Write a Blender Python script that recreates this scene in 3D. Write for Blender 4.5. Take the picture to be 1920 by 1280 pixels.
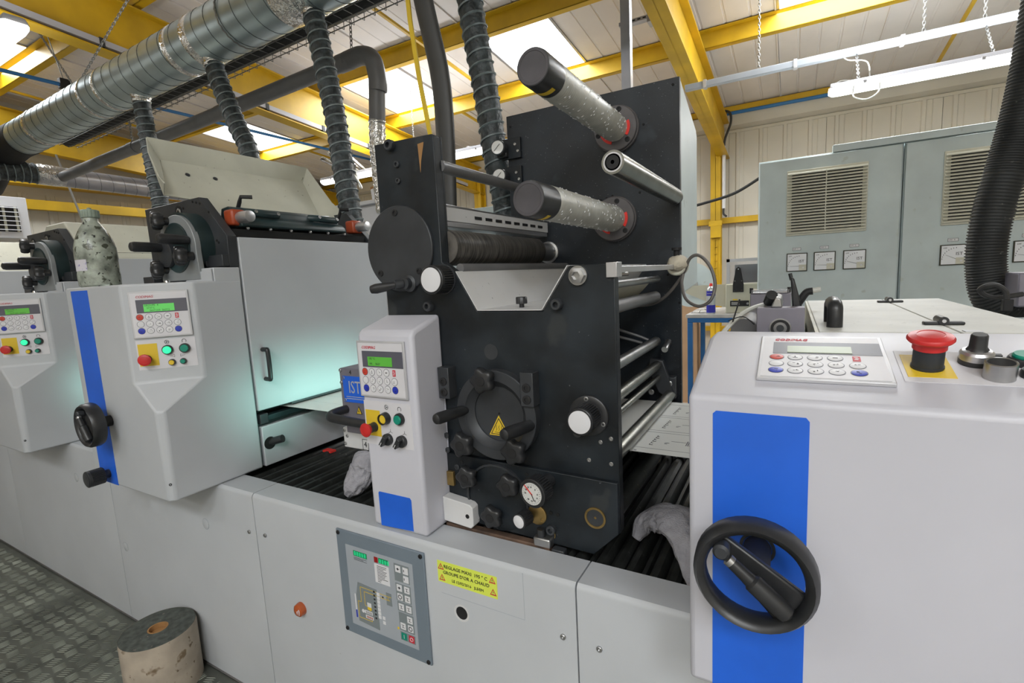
import bpy, bmesh, math, random
from mathutils import Vector, Matrix
random.seed(7)
for o in list(bpy.data.objects): bpy.data.objects.remove(o)
scene = bpy.context.scene
COL = scene.collection

# ------------------------------------------------------------------ camera
cam_d = bpy.data.cameras.new('camera'); cam_d.sensor_width = 36.0; cam_d.lens = 17.394
cam_d.clip_start = 0.02; cam_d.clip_end = 100
cam = bpy.data.objects.new('camera', cam_d); COL.objects.link(cam)
YAW, PIT, ROL = 0.517947293, 0.130427987, 0.0519084985
fwd = Vector((-math.sin(YAW)*math.cos(PIT), math.cos(YAW)*math.cos(PIT), -math.sin(PIT)))
rgt = Vector((math.cos(YAW), math.sin(YAW), 0)); dwn = fwd.cross(rgt)
R_ = rgt*math.cos(ROL) + dwn*math.sin(ROL); D_ = -rgt*math.sin(ROL) + dwn*math.cos(ROL)
cam.matrix_world = Matrix(((R_.x, -D_.x, -fwd.x, 0), (R_.y, -D_.y, -fwd.y, 0), (R_.z, -D_.z, -fwd.z, 1.32), (0, 0, 0, 1)))
scene.camera = cam

# ------------------------------------------------------------------ world, light, exposure
scene.view_settings.view_transform = 'Standard'; scene.view_settings.look = 'None'
scene.view_settings.exposure = 0.30; scene.view_settings.gamma = 1.0
scene.view_settings.use_curve_mapping = False
w = bpy.data.worlds.new('world'); scene.world = w; w.use_nodes = True
w.node_tree.nodes['Background'].inputs[0].default_value = (0.75, 0.87, 1.0, 1)
w.node_tree.nodes['Background'].inputs[1].default_value = 1.0

def area(name, loc, sx, sy, power, col=(1, 1, 1), to=(0, 0, -1), spread=math.pi):
    l = bpy.data.lights.new(name, 'AREA'); l.shape = 'RECTANGLE'; l.size = sx; l.size_y = sy
    l.energy = power; l.color = col; l.spread = spread
    o = bpy.data.objects.new(name, l); COL.objects.link(o); o.location = loc
    o.rotation_euler = Vector(to).to_track_quat('-Z', 'Y').to_euler()
    return o
SLOPE = 0.0859
def roof(y): return 3.74 - SLOPE*y
def light_setup():
    dayl = (0.92, 0.965, 1.0)
    for x0, x1, y0, y1, p in ((-6.8, -5.95, 3.9, 4.95, 30), (-4.17, -3.38, 3.9, 4.95, 34), (-2.45, -1.755, 3.9, 4.95, 34),
                              (-.15, .65, 3.9, 4.95, 38), (-6.8, -5.95, 1.2, 2.15, 22), (1.6, 2.6, 3.9, 4.95, 38),
                              (-4.17, -3.38, -3.3, -2.3, 2), (-2.45, -1.755, -3.3, -2.3, 12), (-.15, .65, -3.3, -2.3, 50), (1.6, 2.6, -3.3, -2.3, 75)):  # this row: unseen skylights added behind the camera as frontal fill
        area('skylight_and_fill_light', ((x0+x1)/2, (y0+y1)/2, roof((y0+y1)/2)-.05), x1-x0, y1-y0, p, dayl)
    warm = (0.99, 0.985, 1.0)
    for x, y, z, L, p in ((1.0, 4.2, 2.40, 1.6, 24), (-3.6, 4.2, 2.48, 2.2, 20), (-3.9, 1.0, 2.48, 1.5, 8),
                          (-1.6, -2.4, 2.75, 2.4, 7), (1.4, -2.4, 2.75, 2.4, 34), (-4.6, -2.4, 2.75, 2.4, 1.5)):  # this row: fill lights added behind the camera, no fixtures built
        area('fluorescent_and_fill_light', (x, y, z), L, .12, p, warm)
        area('ceiling_fill_light', (x, y, z+.14), L, .10, max(p*.55, 9), warm, (0, 0, 1))  # upward fill added to brighten the ceiling
light_setup()

# ------------------------------------------------------------------ materials
def mat(name, rgb, rough=.5, metal=0., var=.06, vs=5., bump=0., bs=150., speck=None, emit=None, trans=0., coat=0., aniso=None, grain=None, rv=None, spec=.5):
    m = bpy.data.materials.new(name); m.use_nodes = True
    nt = m.node_tree; N = nt.nodes; L = nt.links; b = N['Principled BSDF']
    b.inputs['Base Color'].default_value = (*rgb, 1); b.inputs['Roughness'].default_value = rough; b.inputs['Metallic'].default_value = metal
    b.inputs['Transmission Weight'].default_value = trans
    b.inputs['Coat Weight'].default_value = coat; b.inputs['Specular IOR Level'].default_value = spec
    tc = N.new('ShaderNodeTexCoord')
    last = None
    if var:
        n = N.new('ShaderNodeTexNoise'); n.inputs['Scale'].default_value = vs; n.inputs['Detail'].default_value = 5
        if grain:
            mp = N.new('ShaderNodeMapping'); mp.inputs['Scale'].default_value = grain
            L.new(tc.outputs['Object'], mp.inputs['Vector']); L.new(mp.outputs[0], n.inputs['Vector'])
        else: L.new(tc.outputs['Object'], n.inputs['Vector'])
        r = N.new('ShaderNodeValToRGB')
        r.color_ramp.elements[0].position = .35; r.color_ramp.elements[1].position = .68
        r.color_ramp.elements[0].color = (*[max(0, c*(1-var*1.6)) for c in rgb], 1)
        r.color_ramp.elements[1].color = (*[min(1, c*(1+var)) for c in rgb], 1)
        L.new(n.outputs['Fac'], r.inputs[0]); last = r.outputs[0]
    if speck:
        for (sc, srgb, th) in speck:
            n = N.new('ShaderNodeTexNoise'); n.inputs['Scale'].default_value = sc; n.inputs['Detail'].default_value = 3
            L.new(tc.outputs['Object'], n.inputs['Vector'])
            r = N.new('ShaderNodeValToRGB'); r.color_ramp.elements[0].position = th; r.color_ramp.elements[1].position = min(1, th+.05)
            L.new(n.outputs['Fac'], r.inputs[0])
            x = N.new('ShaderNodeMix'); x.data_type = 'RGBA'; x.inputs[7].default_value = (*srgb, 1)
            if last: L.new(last, x.inputs[6])
            else: x.inputs[6].default_value = (*rgb, 1)
            L.new(r.outputs[0], x.inputs[0]); last = x.outputs[2]
    if last: L.new(last, b.inputs['Base Color'])
    if rv:
        n = N.new('ShaderNodeTexNoise'); n.inputs['Scale'].default_value = rv[2]; n.inputs['Detail'].default_value = 6
        r = N.new('ShaderNodeMapRange'); r.inputs[1].default_value = .35; r.inputs[2].default_value = .65; r.inputs[3].default_value = rv[0]; r.inputs[4].default_value = rv[1]
        L.new(tc.outputs['Object'], n.inputs['Vector']); L.new(n.outputs['Fac'], r.inputs[0]); L.new(r.outputs[0], b.inputs['Roughness'])
    if bump:
        n = N.new('ShaderNodeTexNoise'); n.inputs['Scale'].default_value = bs; n.inputs['Detail'].default_value = 2
        L.new(tc.outputs['Object'], n.inputs['Vector'])
        bp = N.new('ShaderNodeBump'); bp.inputs['Strength'].default_value = bump; bp.inputs['Distance'].default_value = .01
        L.new(n.outputs['Fac'], bp.inputs['Height']); L.new(bp.outputs[0], b.inputs['Normal'])
    if emit:
        b.inputs['Emission Color'].default_value = (*emit[0], 1); b.inputs['Emission Strength'].default_value = emit[1]
    return m
M = {}
M['paint'] = mat('white_machine_paint', (.490, .510, .535), .42, var=.035, vs=3, speck=[(40, (.25, .25, .25), .80)])
M['paint2'] = mat('white_console_paint', (.55, .55, .605), .42, var=.03, vs=3, speck=[(34, (.3, .3, .3), .80)])
M['lid'] = mat('dusty_cream_lid_paint', (.56, .56, .52), .5, var=.06, vs=8, speck=[(90, (.4, .4, .37), .66)])
M['hood'] = mat('cream_hood_paint', (.56, .56, .47), .5, var=.06, vs=6, speck=[(60, (.2, .2, .16), .70)])
M['inkedge'] = mat('ink_stained_paint', (.5, .5, .48), .5, var=.1, vs=6, speck=[(28, (.03, .03, .03), .62), (17, (.35, .1, .03), .72)])
M['plate'] = mat('blackened_steel_plate', (.0125, .0170, .0215), .45, var=.45, vs=7, bump=.04, bs=60, rv=(.30, .62, 9), spec=.42, speck=[(110, (.13, .13, .14), .74), (9, (.026, .03, .032), .64)])
M['plate2'] = mat('dusty_black_plate', (.0150, .0200, .0265), .40, var=.35, vs=4, rv=(.28, .55, 6), spec=.42, speck=[(230, (.2, .2, .21), .70), (6, (.028, .034, .042), .62)])
M['mech'] = mat('dark_grey_burnished_plate', (.050, .054, .060), .42, metal=.3, var=.15, vs=9)
M['flange'] = mat('dusty_grey_flange', (.115, .108, .112), .45, metal=.3, var=.12, vs=12)
M['dimsteel'] = mat('dull_olive_steel', (.26, .26, .235), .26, metal=.9, var=.15, vs=14)
M['capface'] = mat('dusty_grey_cap_face', (.075, .07, .078), .5, var=.2, vs=9)
M['black'] = mat('black_plastic', (.023, .024, .026), .36, var=.15, vs=30)
M['shaft'] = mat('blue_black_shaft', (.022, .027, .034), .5, var=.1, vs=30)
M['dull'] = mat('dull_black', (.012, .012, .013), .7, var=.2, vs=20)
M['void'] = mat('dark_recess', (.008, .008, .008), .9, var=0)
M['rib'] = mat('black_rubber_ribs', (.022, .024, .022), .45, var=.35, vs=25, speck=[(60, (.12, .12, .11), .68)])
M['blue'] = mat('blue_stripe_paint', (.014, .125, .68), .45, var=.06, vs=8)
M['blueleg'] = mat('blue_bench_paint', (.015, .13, .36), .45, var=.08, vs=8)
M['bluepipe'] = mat('blue_air_pipe', (.03, .17, .42), .4, var=.05)
M['steel'] = mat('brushed_steel', (.42, .42, .42), .3, metal=.9, var=.1, vs=14)
M['chrome'] = mat('polished_steel', (.6, .6, .6), .14, metal=1., var=.05)
M['ringgrey'] = mat('matt_grey_ring', (.30, .32, .33), .5, metal=.3, var=.06)
M['alu'] = mat('aluminium', (.6, .6, .62), .33, metal=.85, var=.05)
M['galv'] = mat('galvanised_duct', (.42, .50, .52), .34, metal=.7, var=.12, vs=4, bump=.02, bs=12)
M['galv2'] = mat('galvanised_duct_pale', (.42, .42, .45), .36, metal=.7, var=.12, vs=4)
M['foil'] = mat('foil_tape', (.72, .72, .7), .22, metal=.9, var=.12, vs=20, bump=.9, bs=45)
M['seam'] = mat('duct_seam', (.12, .14, .15), .5, metal=.6, var=0)
M['hose'] = mat('black_hose_fabric', (.045, .057, .062), .5, var=.45, vs=30, bump=.7, bs=45)
M['wire'] = mat('hose_wire_sleeve', (.20, .24, .25), .5, var=.2, vs=40)
M['hose2'] = mat('black_corrugated_hose', (.022, .024, .024), .55, var=.3, vs=8, speck=[(70, (.12, .12, .11), .68)])
M['pvc'] = mat('grey_pvc', (.15, .15, .155), .42, var=.1, vs=6)
M['yellow'] = mat('yellow_steel_paint', (.60, .37, .010), .45, var=.12, vs=3)
M['yel2'] = mat('yellow_label', (.75, .52, .03), .5, var=.05)
M['sticker'] = mat('yellow_green_sticker', (.70, .80, .10), .5, var=.03)
M['roofp'] = mat('beige_roof_sheet', (.74, .70, .665), .55, var=.05, vs=2)
M['wallp'] = mat('beige_wall_sheet', (.62, .59, .51), .55, var=.04, vs=2)
M['concrete'] = mat('grey_concrete', (.22, .21, .20), .75, var=.15, vs=3)
M['tile'] = mat('beige_floor_tile', (.60, .50, .42), .4, var=.08, vs=6)
M['lug'] = mat('tread_lugs_glint_tone', (.30, .32, .275), .4, metal=.25, var=.3, vs=6)  # worn lugs, coloured paler than the sheet to carry their glints
M['tread'] = mat('worn_tread_plate', (.17, .18, .155), .38, metal=.5, var=.25, vs=5)
M['cab'] = mat('grey_green_cabinet_paint', (.55, .63, .635), .45, var=.06, vs=4, speck=[(14, (.47, .53, .51), .68)])
M['cream'] = mat('cream_plastic', (.62, .61, .51), .5, var=.06, vs=10)
M['beige'] = mat('beige_device_paint', (.56, .54, .42), .5, var=.05)
M['red'] = mat('red_plastic', (.55, .022, .022), .4, var=.08, vs=20)
M['redkey'] = mat('red_key', (.55, .05, .03), .4, var=0)
M['orange'] = mat('red_orange_motor', (.36, .06, .02), .4, var=.12, vs=15)
M['amber'] = mat('amber_lens', (.42, .08, .015), .2, var=.1, coat=.5)
M['keywhite'] = mat('white_key', (.70, .70, .72), .45, var=0)
M['keyblue'] = mat('blue_key', (.02, .04, .42), .4, var=0)
M['kp'] = mat('keypad_foil', (.66, .65, .68), .42, var=.03)
M['kpf'] = mat('keypad_frame', (.55, .55, .57), .35, metal=.3, var=.03)
M['kgrey'] = mat('keypad_dark_band', (.10, .10, .125), .4, var=0)
M['ink'] = mat('print_ink', (.02, .02, .025), .5, var=0)
M['redink'] = mat('red_print', (.55, .03, .05), .5, var=0)
M['lcd'] = mat('green_lcd', (.06, .22, .03), .25, var=0, emit=((.12, .5, .06), .32))
M['lcdb'] = mat('bright_green_lcd', (.06, .3, .05), .25, var=0, emit=((.12, .55, .12), .5))
M['lcdoff'] = mat('pale_lcd', (.19, .235, .10), .3, var=0)
M['green'] = mat('green_button', (.005, .25, .17), .3, var=0)
M['greenlit'] = mat('lit_green_button', (.02, .5, .25), .3, var=0, emit=((.03, .85, .35), .8))
M['led'] = mat('blue_led', (.3, .5, 1), .3, var=0, emit=((.4, .6, 1), 2.5))
M['ledg'] = mat('green_segment_display', (.01, .16, .06), .3, var=0, emit=((.0, .22, .07), .25))
M['ledr'] = mat('red_segment_display', (.3, .01, .01), .3, var=0)
M['panel'] = mat('slate_panel_frame', (.17, .21, .25), .5, var=.04)
M['panel2'] = mat('grey_foil_panel', (.36, .39, .43), .45, var=.03)
M['panel3'] = mat('mid_grey_foil', (.20, .23, .24), .45, var=0)
M['sleeve'] = mat('perforated_grey_sleeve', (.52, .52, .475), .42, metal=.1, var=.08, vs=30)
M['brass'] = mat('brass', (.35, .24, .09), .4, metal=.8, var=.2, vs=30)
M['rust'] = mat('rusty_bar', (.10, .06, .04), .7, var=.4, vs=20)
M['white'] = mat('white_plastic', (.72, .72, .74), .45, var=.03)
M['whiteb'] = mat('white_painted_block', (.62, .62, .62), .5, var=.04, speck=[(70, (.2, .2, .2), .7)])
M['paper'] = mat('white_label_web', (.72, .73, .70), .5, var=.02)
M['rag'] = mat('grey_cloth', (.36, .355, .385), .9, var=.12, vs=30, bump=.4, bs=300)
M['tape'] = mat('masking_tape', (.55, .50, .40), .8, var=.12, vs=20, bump=.5, bs=80)
M['lamp'] = mat('lit_fluorescent_diffuser', (.9, .9, .85), .4, var=0, emit=((1, 1, .95), 1.7))
M['lampbody'] = mat('lamp_housing', (.42, .42, .45), .5, var=.02)
M['sky'] = mat('translucent_skylight', (.9, .92, .95), .4, var=0, emit=((.95, .98, 1), 2.6))
M['roller'] = mat('brown_black_rubber_roller', (.085, .078, .070), .45, var=.55, vs=6, grain=(3, 40, 3))
M['kraft'] = mat('stained_paper_wrap', (.40, .34, .27), .8, var=.18, vs=9, speck=[(16, (.17, .12, .07), .66), (55, (.14, .10, .06), .66)])
M['rollend'] = mat('grey_roll_end', (.075, .085, .075), .8, var=.25, vs=50, speck=[(70, (.25, .2, .17), .68)])
M['core'] = mat('cardboard_core', (.36, .19, .07), .8, var=.1)
M['card'] = mat('brown_cardboard', (.52, .33, .19), .8, var=.06)
M['bottle'] = mat('inky_translucent_plastic', (.50, .55, .47), .26, var=.38, vs=22, trans=.3, speck=[(34, (.10, .11, .08), .585), (75, (.04, .04, .04), .63)])
M['cap'] = mat('pale_green_cap', (.27, .33, .27), .5, var=.12, vs=40)
M['labelp'] = mat('scribbled_white_label', (.62, .60, .66), .6, var=.05, speck=[(70, (.15, .12, .4), .60)])
M['clear'] = mat('clear_acrylic', (.8, .8, .85), .08, var=0, trans=.85)
M['canblue'] = mat('spray_can_blue', (.02, .02, .32), .35, var=0)
M['cansilver'] = mat('spray_can_silver', (.5, .52, .52), .3, metal=.6, var=.04)
M['grey'] = mat('machined_grey_block', (.22, .21, .25), .45, metal=.35, var=.08, vs=12)
M['inkcov'] = mat('dark_green_cast_cover', (.022, .042, .045), .38, var=.3, vs=6)
M['ceil_cable'] = mat('dark_cable', (.03, .03, .03), .6, var=0)
M['cable'] = mat('grey_cable', (.13, .12, .11), .5, var=.1, vs=40)
M['wcable'] = mat('pale_cable', (.52, .52, .48), .5, var=.05)
M['gauge'] = mat('gauge_face', (.66, .66, .64), .3, var=0, coat=.5)
M['meterframe'] = mat('meter_frame', (.03, .028, .012), .4, var=0)
M['meterface'] = mat('meter_face', (.80, .82, .86), .3, var=0, coat=.6)
M['redmark'] = mat('red_needle', (.8, .04, .03), .5, var=0)
M['chainm'] = mat('zinc_chain', (.25, .25, .24), .5, metal=.6, var=.1)
M['belt'] = mat('dark_rubber_tube', (.045, .045, .043), .5, var=.15, vs=4)
M['bench'] = mat('worn_bench_top', (.48, .46, .44), .5, var=.12, vs=10)

# ------------------------------------------------------------------ mesh building
def frame(p, d):
    d = Vector(d).normalized(); a = Vector((0, 0, 1)) if abs(d.z) < .9 else Vector((1, 0, 0))
    u = d.cross(a).normalized(); v = d.cross(u)
    return Vector(p), u, v, d
def plane(o, u, n):                       # local x = u, local y = up on the panel, local z = outward normal
    u = Vector(u).normalized(); n = Vector(n).normalized(); v = n.cross(u)
    return Matrix(((u.x, v.x, n.x, o[0]), (u.y, v.y, n.y, o[1]), (u.z, v.z, n.z, o[2]), (0, 0, 0, 1)))
class G:
    def __init__(s, mx=None): s.v = []; s.f = []; s.mx = mx
    def add(s, vs, fs):
        b = len(s.v)
        for p in vs: s.v.append(s.mx @ Vector(p) if s.mx else Vector(p))
        s.f += [[i+b for i in f] for f in fs]
        return s
    def box(s, x0, x1, y0, y1, z0, z1):
        return s.add([(x0, y0, z0), (x1, y0, z0), (x1, y1, z0), (x0, y1, z0), (x0, y0, z1), (x1, y0, z1), (x1, y1, z1), (x0, y1, z1)],
                     [[0, 3, 2, 1], [4, 5, 6, 7], [0, 1, 5, 4], [1, 2, 6, 5], [2, 3, 7, 6], [3, 0, 4, 7]])
    def prism(s, poly, ax, a, b):
        n = len(poly)
        def P(p, t): return {'x': (t, p[0], p[1]), 'y': (p[0], t, p[1]), 'z': (p[0], p[1], t)}[ax]
        vs = [P(p, a) for p in poly] + [P(p, b) for p in poly]
        return s.add(vs, [list(range(n))[::-1], list(range(n, 2*n))] + [[i, (i+1) % n, n+(i+1) % n, n+i] for i in range(n)])
    def loft(s, rings, cap=True):
        n = len(rings[0]); vs = [p for r in rings for p in r]; fs = []
        for k in range(len(rings)-1):
            for i in range(n): fs.append([k*n+i, k*n+(i+1) % n, (k+1)*n+(i+1) % n, (k+1)*n+i])
        if cap: fs += [list(range(n))[::-1], [(len(rings)-1)*n+i for i in range(n)]]
        return s.add(vs, fs)
    def lathe(s, p, d, prof, n=24, shape=None, cap=True):      # prof: (radius, height along d)
        o, u, v, d = frame(p, d); rings = []
        for r, h in prof:
            rings.append([o + d*h + (u*math.cos(2*math.pi*i/n) + v*math.sin(2*math.pi*i/n))*r*(shape(i/n) if shape else 1) for i in range(n)])
        return s.loft(rings, cap)
    def cyl(s, p, q, r, n=20, r2=None):
        d = Vector(q)-Vector(p)
        return s.lathe(p, d, [(r, 0), (r if r2 is None else r2, d.length)], n)
    def tube(s, pts, r, n=8, rad=None):
        pts = [Vector(p) for p in pts]; rings = []; u = None
        for i, p in enumerate(pts):
            t = (pts[min(i+1, len(pts)-1)] - pts[max(i-1, 0)]).normalized()
            if u is None: u = frame(p, t)[1]
            u = (u - t*u.dot(t)).normalized(); v = t.cross(u)
            rr = rad(i) if rad else r
            rings.append([p + (u*math.cos(2*math.pi*k/n) + v*math.sin(2*math.pi*k/n))*rr for k in range(n)])
        return s.loft(rings)
    def sheet(s, poly, n, t): # flat polygon of 3d points thickened by t along n
        n = Vector(n).normalized()*t; k = len(poly)
        vs = [Vector(p) for p in poly] + [Vector(p)+n for p in poly]
        return s.add(vs, [list(range(k))[::-1], list(range(k, 2*k))] + [[i, (i+1) % k, k+(i+1) % k, k+i] for i in range(k)])
def spline(pts, n=10):
    pts = [Vector(p) for p in pts]; out = []
    for i in range(len(pts)-1):
        a, b, c, d = pts[max(i-1, 0)], pts[i], pts[i+1], pts[min(i+2, len(pts)-1)]
        for k in range(n):
            t = k/n
            out.append(.5*((2*b) + (c-a)*t + (2*a-5*b+4*c-d)*t*t + (3*b-a-3*c+d)*t**3))
    out.append(pts[-1]); return out
WL = {}
def finish(name, g, m, parent, bev=0, ang=35, seg=2):
    c = Vector((0, 0, 0))
    if g.v:
        lo = Vector([min(p[i] for p in g.v) for i in range(3)]); hi = Vector([max(p[i] for p in g.v) for i in range(3)]); c = (lo+hi)/2
    bm = bmesh.new()
    vs = [bm.verts.new(p-c) for p in g.v]
    for f in g.f:
        try: bm.faces.new([vs[i] for i in f])
        except ValueError: pass
    bmesh.ops.recalc_face_normals(bm, faces=bm.faces)
    me = bpy.data.meshes.new(name); bm.to_mesh(me); bm.free()
    me.polygons.foreach_set('use_smooth', [True]*len(me.polygons)); me.set_sharp_from_angle(angle=math.radians(ang))
    me.materials.append(m)
    o = bpy.data.objects.new(name, me); COL.objects.link(o)
    if parent is not None: o.parent = parent; o.location = c - WL[parent.name]
    else: o.location = c
    WL[o.name] = c
    if bev:
        b = o.modifiers.new('bevel', 'BEVEL'); b.width = bev; b.segments = seg; b.limit_method = 'ANGLE'; b.angle_limit = math.radians(30); b.use_clamp_overlap = True
    return o
def part(name, g, m, parent, bev=0, label=None, ang=35, kind=None, seg=2):
    o = finish(name, g, M[m], parent, bev, ang, seg)
    if label: o['label'] = label
    if kind: o['kind'] = kind
    return o
def tag(o, label, cat, group=None):
    o['label'] = label; o['category'] = cat
    if group: o['group'] = group
    return o
def thing(name, label, cat, loc, group=None):
    o = bpy.data.objects.new(name, None); COL.objects.link(o); o.location = loc; o.empty_display_size = .05
    WL[o.name] = Vector(loc); return tag(o, label, cat, group)
def struct(name, g, m, parent=None, bev=0):
    o = finish(name, g, M[m], parent, bev)
    if parent is None: o['kind'] = 'structure'
    return o
def text(s, mx, size, m, parent, name='lettering', align='LEFT', shear=0., h=.0004, sx=1., label=None):
    cu = bpy.data.curves.new('t', 'FONT'); cu.body = s; cu.size = size; cu.align_x = align; cu.align_y = 'CENTER'
    cu.shear = shear; cu.resolution_u = 2; cu.extrude = h
    ob = bpy.data.objects.new('t', cu)
    me = bpy.data.meshes.new_from_object(ob)
    g = G(mx); g.add([(v.co.x*sx, v.co.y, v.co.z+h) for v in me.vertices], [list(p.vertices) for p in me.polygons])
    bpy.data.objects.remove(ob); bpy.data.meshes.remove(me); bpy.data.curves.remove(cu)
    return part(name, g, m, parent, label=label)
def L2(mx, x, y, z=0): return mx @ Matrix.Translation((x, y, z))

# small machine elements ------------------------------------------------------
def star_knob(parent, c, d, r=.024, h=.03, stem=.02, name='star_knob', m='black'):
    g = G(); f = lambda t: .88 + .12*math.cos(2*math.pi*5*t)
    g.lathe(c, d, [(r*.82, 0), (r*.97, h*.2), (r, h*.6), (r*.93, h*.9), (r*.75, h)], 48, f)
    g.lathe(Vector(c)-Vector(d).normalized()*stem, d, [(r*.42, 0), (r*.42, stem)], 16)
    k = part(name, g, m, parent, ang=50)
    o = Vector(c)+Vector(d).normalized()*h
    part('boss', G().lathe(o, d, [(r*.36, 0), (r*.36, .0012), (r*.28, .0016)], 20), 'dull', k)
    return k
def knurled(parent, c, d, r, h, capm=None, name='knurled_knob', n=36):
    g = G(); f = lambda t: 1 - .085*(int(round(t*n*3)) % 3 == 0)
    g.lathe(c, d, [(r*.9, 0), (r, h*.06), (r, h*.82)], n*3, f)
    g.lathe(Vector(c)+Vector(d).normalized()*h*.82, d, [(r*1.0, 0), (r*1.0, h*.15), (r*.93, h*.18)], 40)
    k = part(name, g, 'black', parent, ang=25)
    if capm:
        part('cap_disc', G().lathe(Vector(c)+Vector(d).normalized()*h, d, [(r*.84, -.001), (r*.84, .001), (r*.8, .0014)], 36), capm, k)
    return k
def screw(parent, c, d, r=.006, h=.004, m='steel', name='cap_screw'):
    g = G(); g.lathe(c, d, [(r, -.002), (r, h*.8), (r*.85, h), (r*.5, h), (r*.5, h*.3)], 16)
    return part(name, g, m, parent)
def handle(parent, p, q, d, out, r, name='handle', m='black'):
    p, q, d = Vector(p), Vector(q), Vector(d).normalized()
    t = (q-p).normalized(); k = out*.35
    pts = spline([p, p+d*(out-k), p+d*out+t*k*.8, q+d*out-t*k*.8, q+d*(out-k), q], 5)
    return part(name, G().tube(pts, r, 12), m, parent, ang=60)
def chain(name, p, q, label, link=.03, r=.0028):
    p, q = Vector(p), Vector(q); L = (q-p).length; n = max(2, int(L/(link*.72))); g = G(); t, u, v = frame(p, q-p)[3], *frame(p, q-p)[1:3]
    for i in range(n):
        c = p + (q-p)*((i+.5)/n); a = u if i % 2 else v
        loop = [c + t*(link*.5*math.cos(x)) + a*(link*.24*math.sin(x)) for x in [k*math.pi/5 for k in range(10)]]
        g.tube(loop+[loop[0]], r, 4)
    o = finish(name, g, M['chainm'], None); tag(o, label, 'chain', 'chains hanging from the roof'); return o

# ================================================================== SETTING
X0, X1, Y0, Y1 = -7.7, 4.2, -4.0, 6.85
g = G(); g.box(X0, X1, Y0, Y1, -.2, -.004); floor = struct('floor', g, 'concrete')
# tread plate walkway: sheets, with raised lozenges joined per walkway
for i, (a, b) in enumerate(((-6.2, -4.2), (-4.2, -2.2), (-2.2, -.2))):
    part('tread_sheet', G().box(a+.001, b-.001, -.9, .835, -.004, .0), 'tread', floor)
g = G()
PT = .052
for i in range(int(4.4/PT)):
    for j in range(int(1.3/PT)):
        x, y = -5.2 + i*PT, -.46 + j*PT
        if x > -1.1: continue
        a = .42 if (i+j) % 2 else 1.42
        for k in range(5):
            o = (k-2)*.0085; cx, cy = x - math.sin(a)*o, y + math.cos(a)*o; dx, dy = math.cos(a)*.019, math.sin(a)*.019; nx, ny = -math.sin(a)*.0016, math.cos(a)*.0016
            g.add([(cx-dx, cy-dy, 0), (cx+nx, cy+ny, 0), (cx+dx, cy+dy, 0), (cx-nx, cy-ny, 0), (cx-dx*.7, cy-dy*.7, .0028), (cx+dx*.7, cy+dy*.7, .0028)],
                  [[0, 1, 4], [1, 5, 4], [1, 2, 5], [2, 3, 5], [3, 4, 5], [3, 0, 4]])
part('tread_pattern', g, 'lug', floor, kind='stuff')
for i in range(8):
    for j in range(8):
        part('tile', G().box(-2.6+i*.33, -2.274+i*.33, 4.2+j*.33, 4.526+j*.33, -.004, .004), 'tile', floor)

# back wall: profiled sheets, each a panel
wb = struct('wall_back', G().box(X0, X1, 6.83, 6.9, 0, 3.15), 'wallp')
def ribbed(x0, x1, z0, z1, yf):
    pts = [(x0, yf)]; x = x0
    while x < x1-.01:
        for dx, dy in ((.07, 0), (.08, .012), (.11, .012), (.12, 0), (.16, 0), (.165, .004), (.17, .0)):
            if x+dx < x1: pts.append((x+dx, yf-dy))
        x += .25
    pts += [(x1, yf), (x1, yf+.03), (x0, yf+.03)]
    return pts
x = X0
while x < X1-.1:
    x2 = min(x+1.0, X1)
    g = G().prism(ribbed(x+.002, x2-.002, 0, 0, 6.8), 'z', 0.0, 2.93); part('wall_sheet', g, 'wallp', wb); x = x2
wl = struct('wall_left', G().box(X0-.1, X0-.03, Y0, Y1, 0, 4.1), 'wallp')
y = Y0
while y < Y1-.1:
    y2 = min(y+1.0, Y1)
    pr = [(-q+X0+6.8, p) for p, q in ribbed(y+.002, y2-.002, 0, 0, 6.8)]
    part('wall_sheet', G().prism(pr, 'z', 0, 2.55), 'wallp', wl); y = y2
struct('wall_right', G().box(X1, X1+.1, Y0, Y1, 0, 4.1), 'wallp')
struct('wall_front', G().box(X0, X1, Y0-.1, Y0, 0, 4.15), 'wallp')
struct('trim_1', G().prism([(6.83, 2.92), (6.70, 2.96), (6.66, 3.09), (6.83, 3.12)], 'x', X0, X1), 'wallp')     # eaves flashing
struct('trim_2', G().box(X0, X1, 6.785, 6.83, 2.895, 2.925), 'wallp')

# ceiling: roof sheets with ribs, skylights between
ce = struct('ceiling', G().prism([(Y0, roof(Y0)+.09), (Y1+.05, roof(Y1+.05)+.09), (Y1+.05, roof(Y1+.05)+.12), (Y0, roof(Y0)+.12)], 'x', X0, X1), 'roofp')
xe = [-7.7, -6.8, -5.95, -5.1, -4.17, -3.38, -2.45, -1.755, -.9, -.15, .65, 1.6, 2.6, 3.4, 4.2]
holes = {(-6.8): [(1.2, 2.15), (3.9, 4.95)], (-4.17): [(-3.35, -2.25), (3.9, 4.95)], (-2.45): [(-3.35, -2.25), (3.9, 4.95)], (-.15): [(-3.35, -2.25), (3.9, 4.95)], 1.6: [(-3.35, -2.25), (3.9, 4.95)]}  # openings at negative y are unseen, added for the frontal fill
def roof_piece(xa, xb, ya, yb):
    prof = [(xa+.002, 0)]; n = max(2, int(round((xb-xa)/.17)))
    for k in range(1, n):
        c = xa + (xb-xa)*k/n
        prof += [(c-.012, 0), (c-.007, .006), (c+.007, .006), (c+.012, 0)]
    prof += [(xb-.014, 0), (xb-.012, -.012), (xb-.002, -.012), (xb-.002, .02), (xa+.002, .02)]
    gg = G(); k = len(prof)
    vs = [(p, ya, roof(ya)+q) for p, q in prof] + [(p, yb, roof(yb)+q) for p, q in prof]
    gg.add(vs, [list(range(k))[::-1], list(range(k, 2*k))] + [[i, (i+1) % k, k+(i+1) % k, k+i] for i in range(k)])
    return gg
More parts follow.
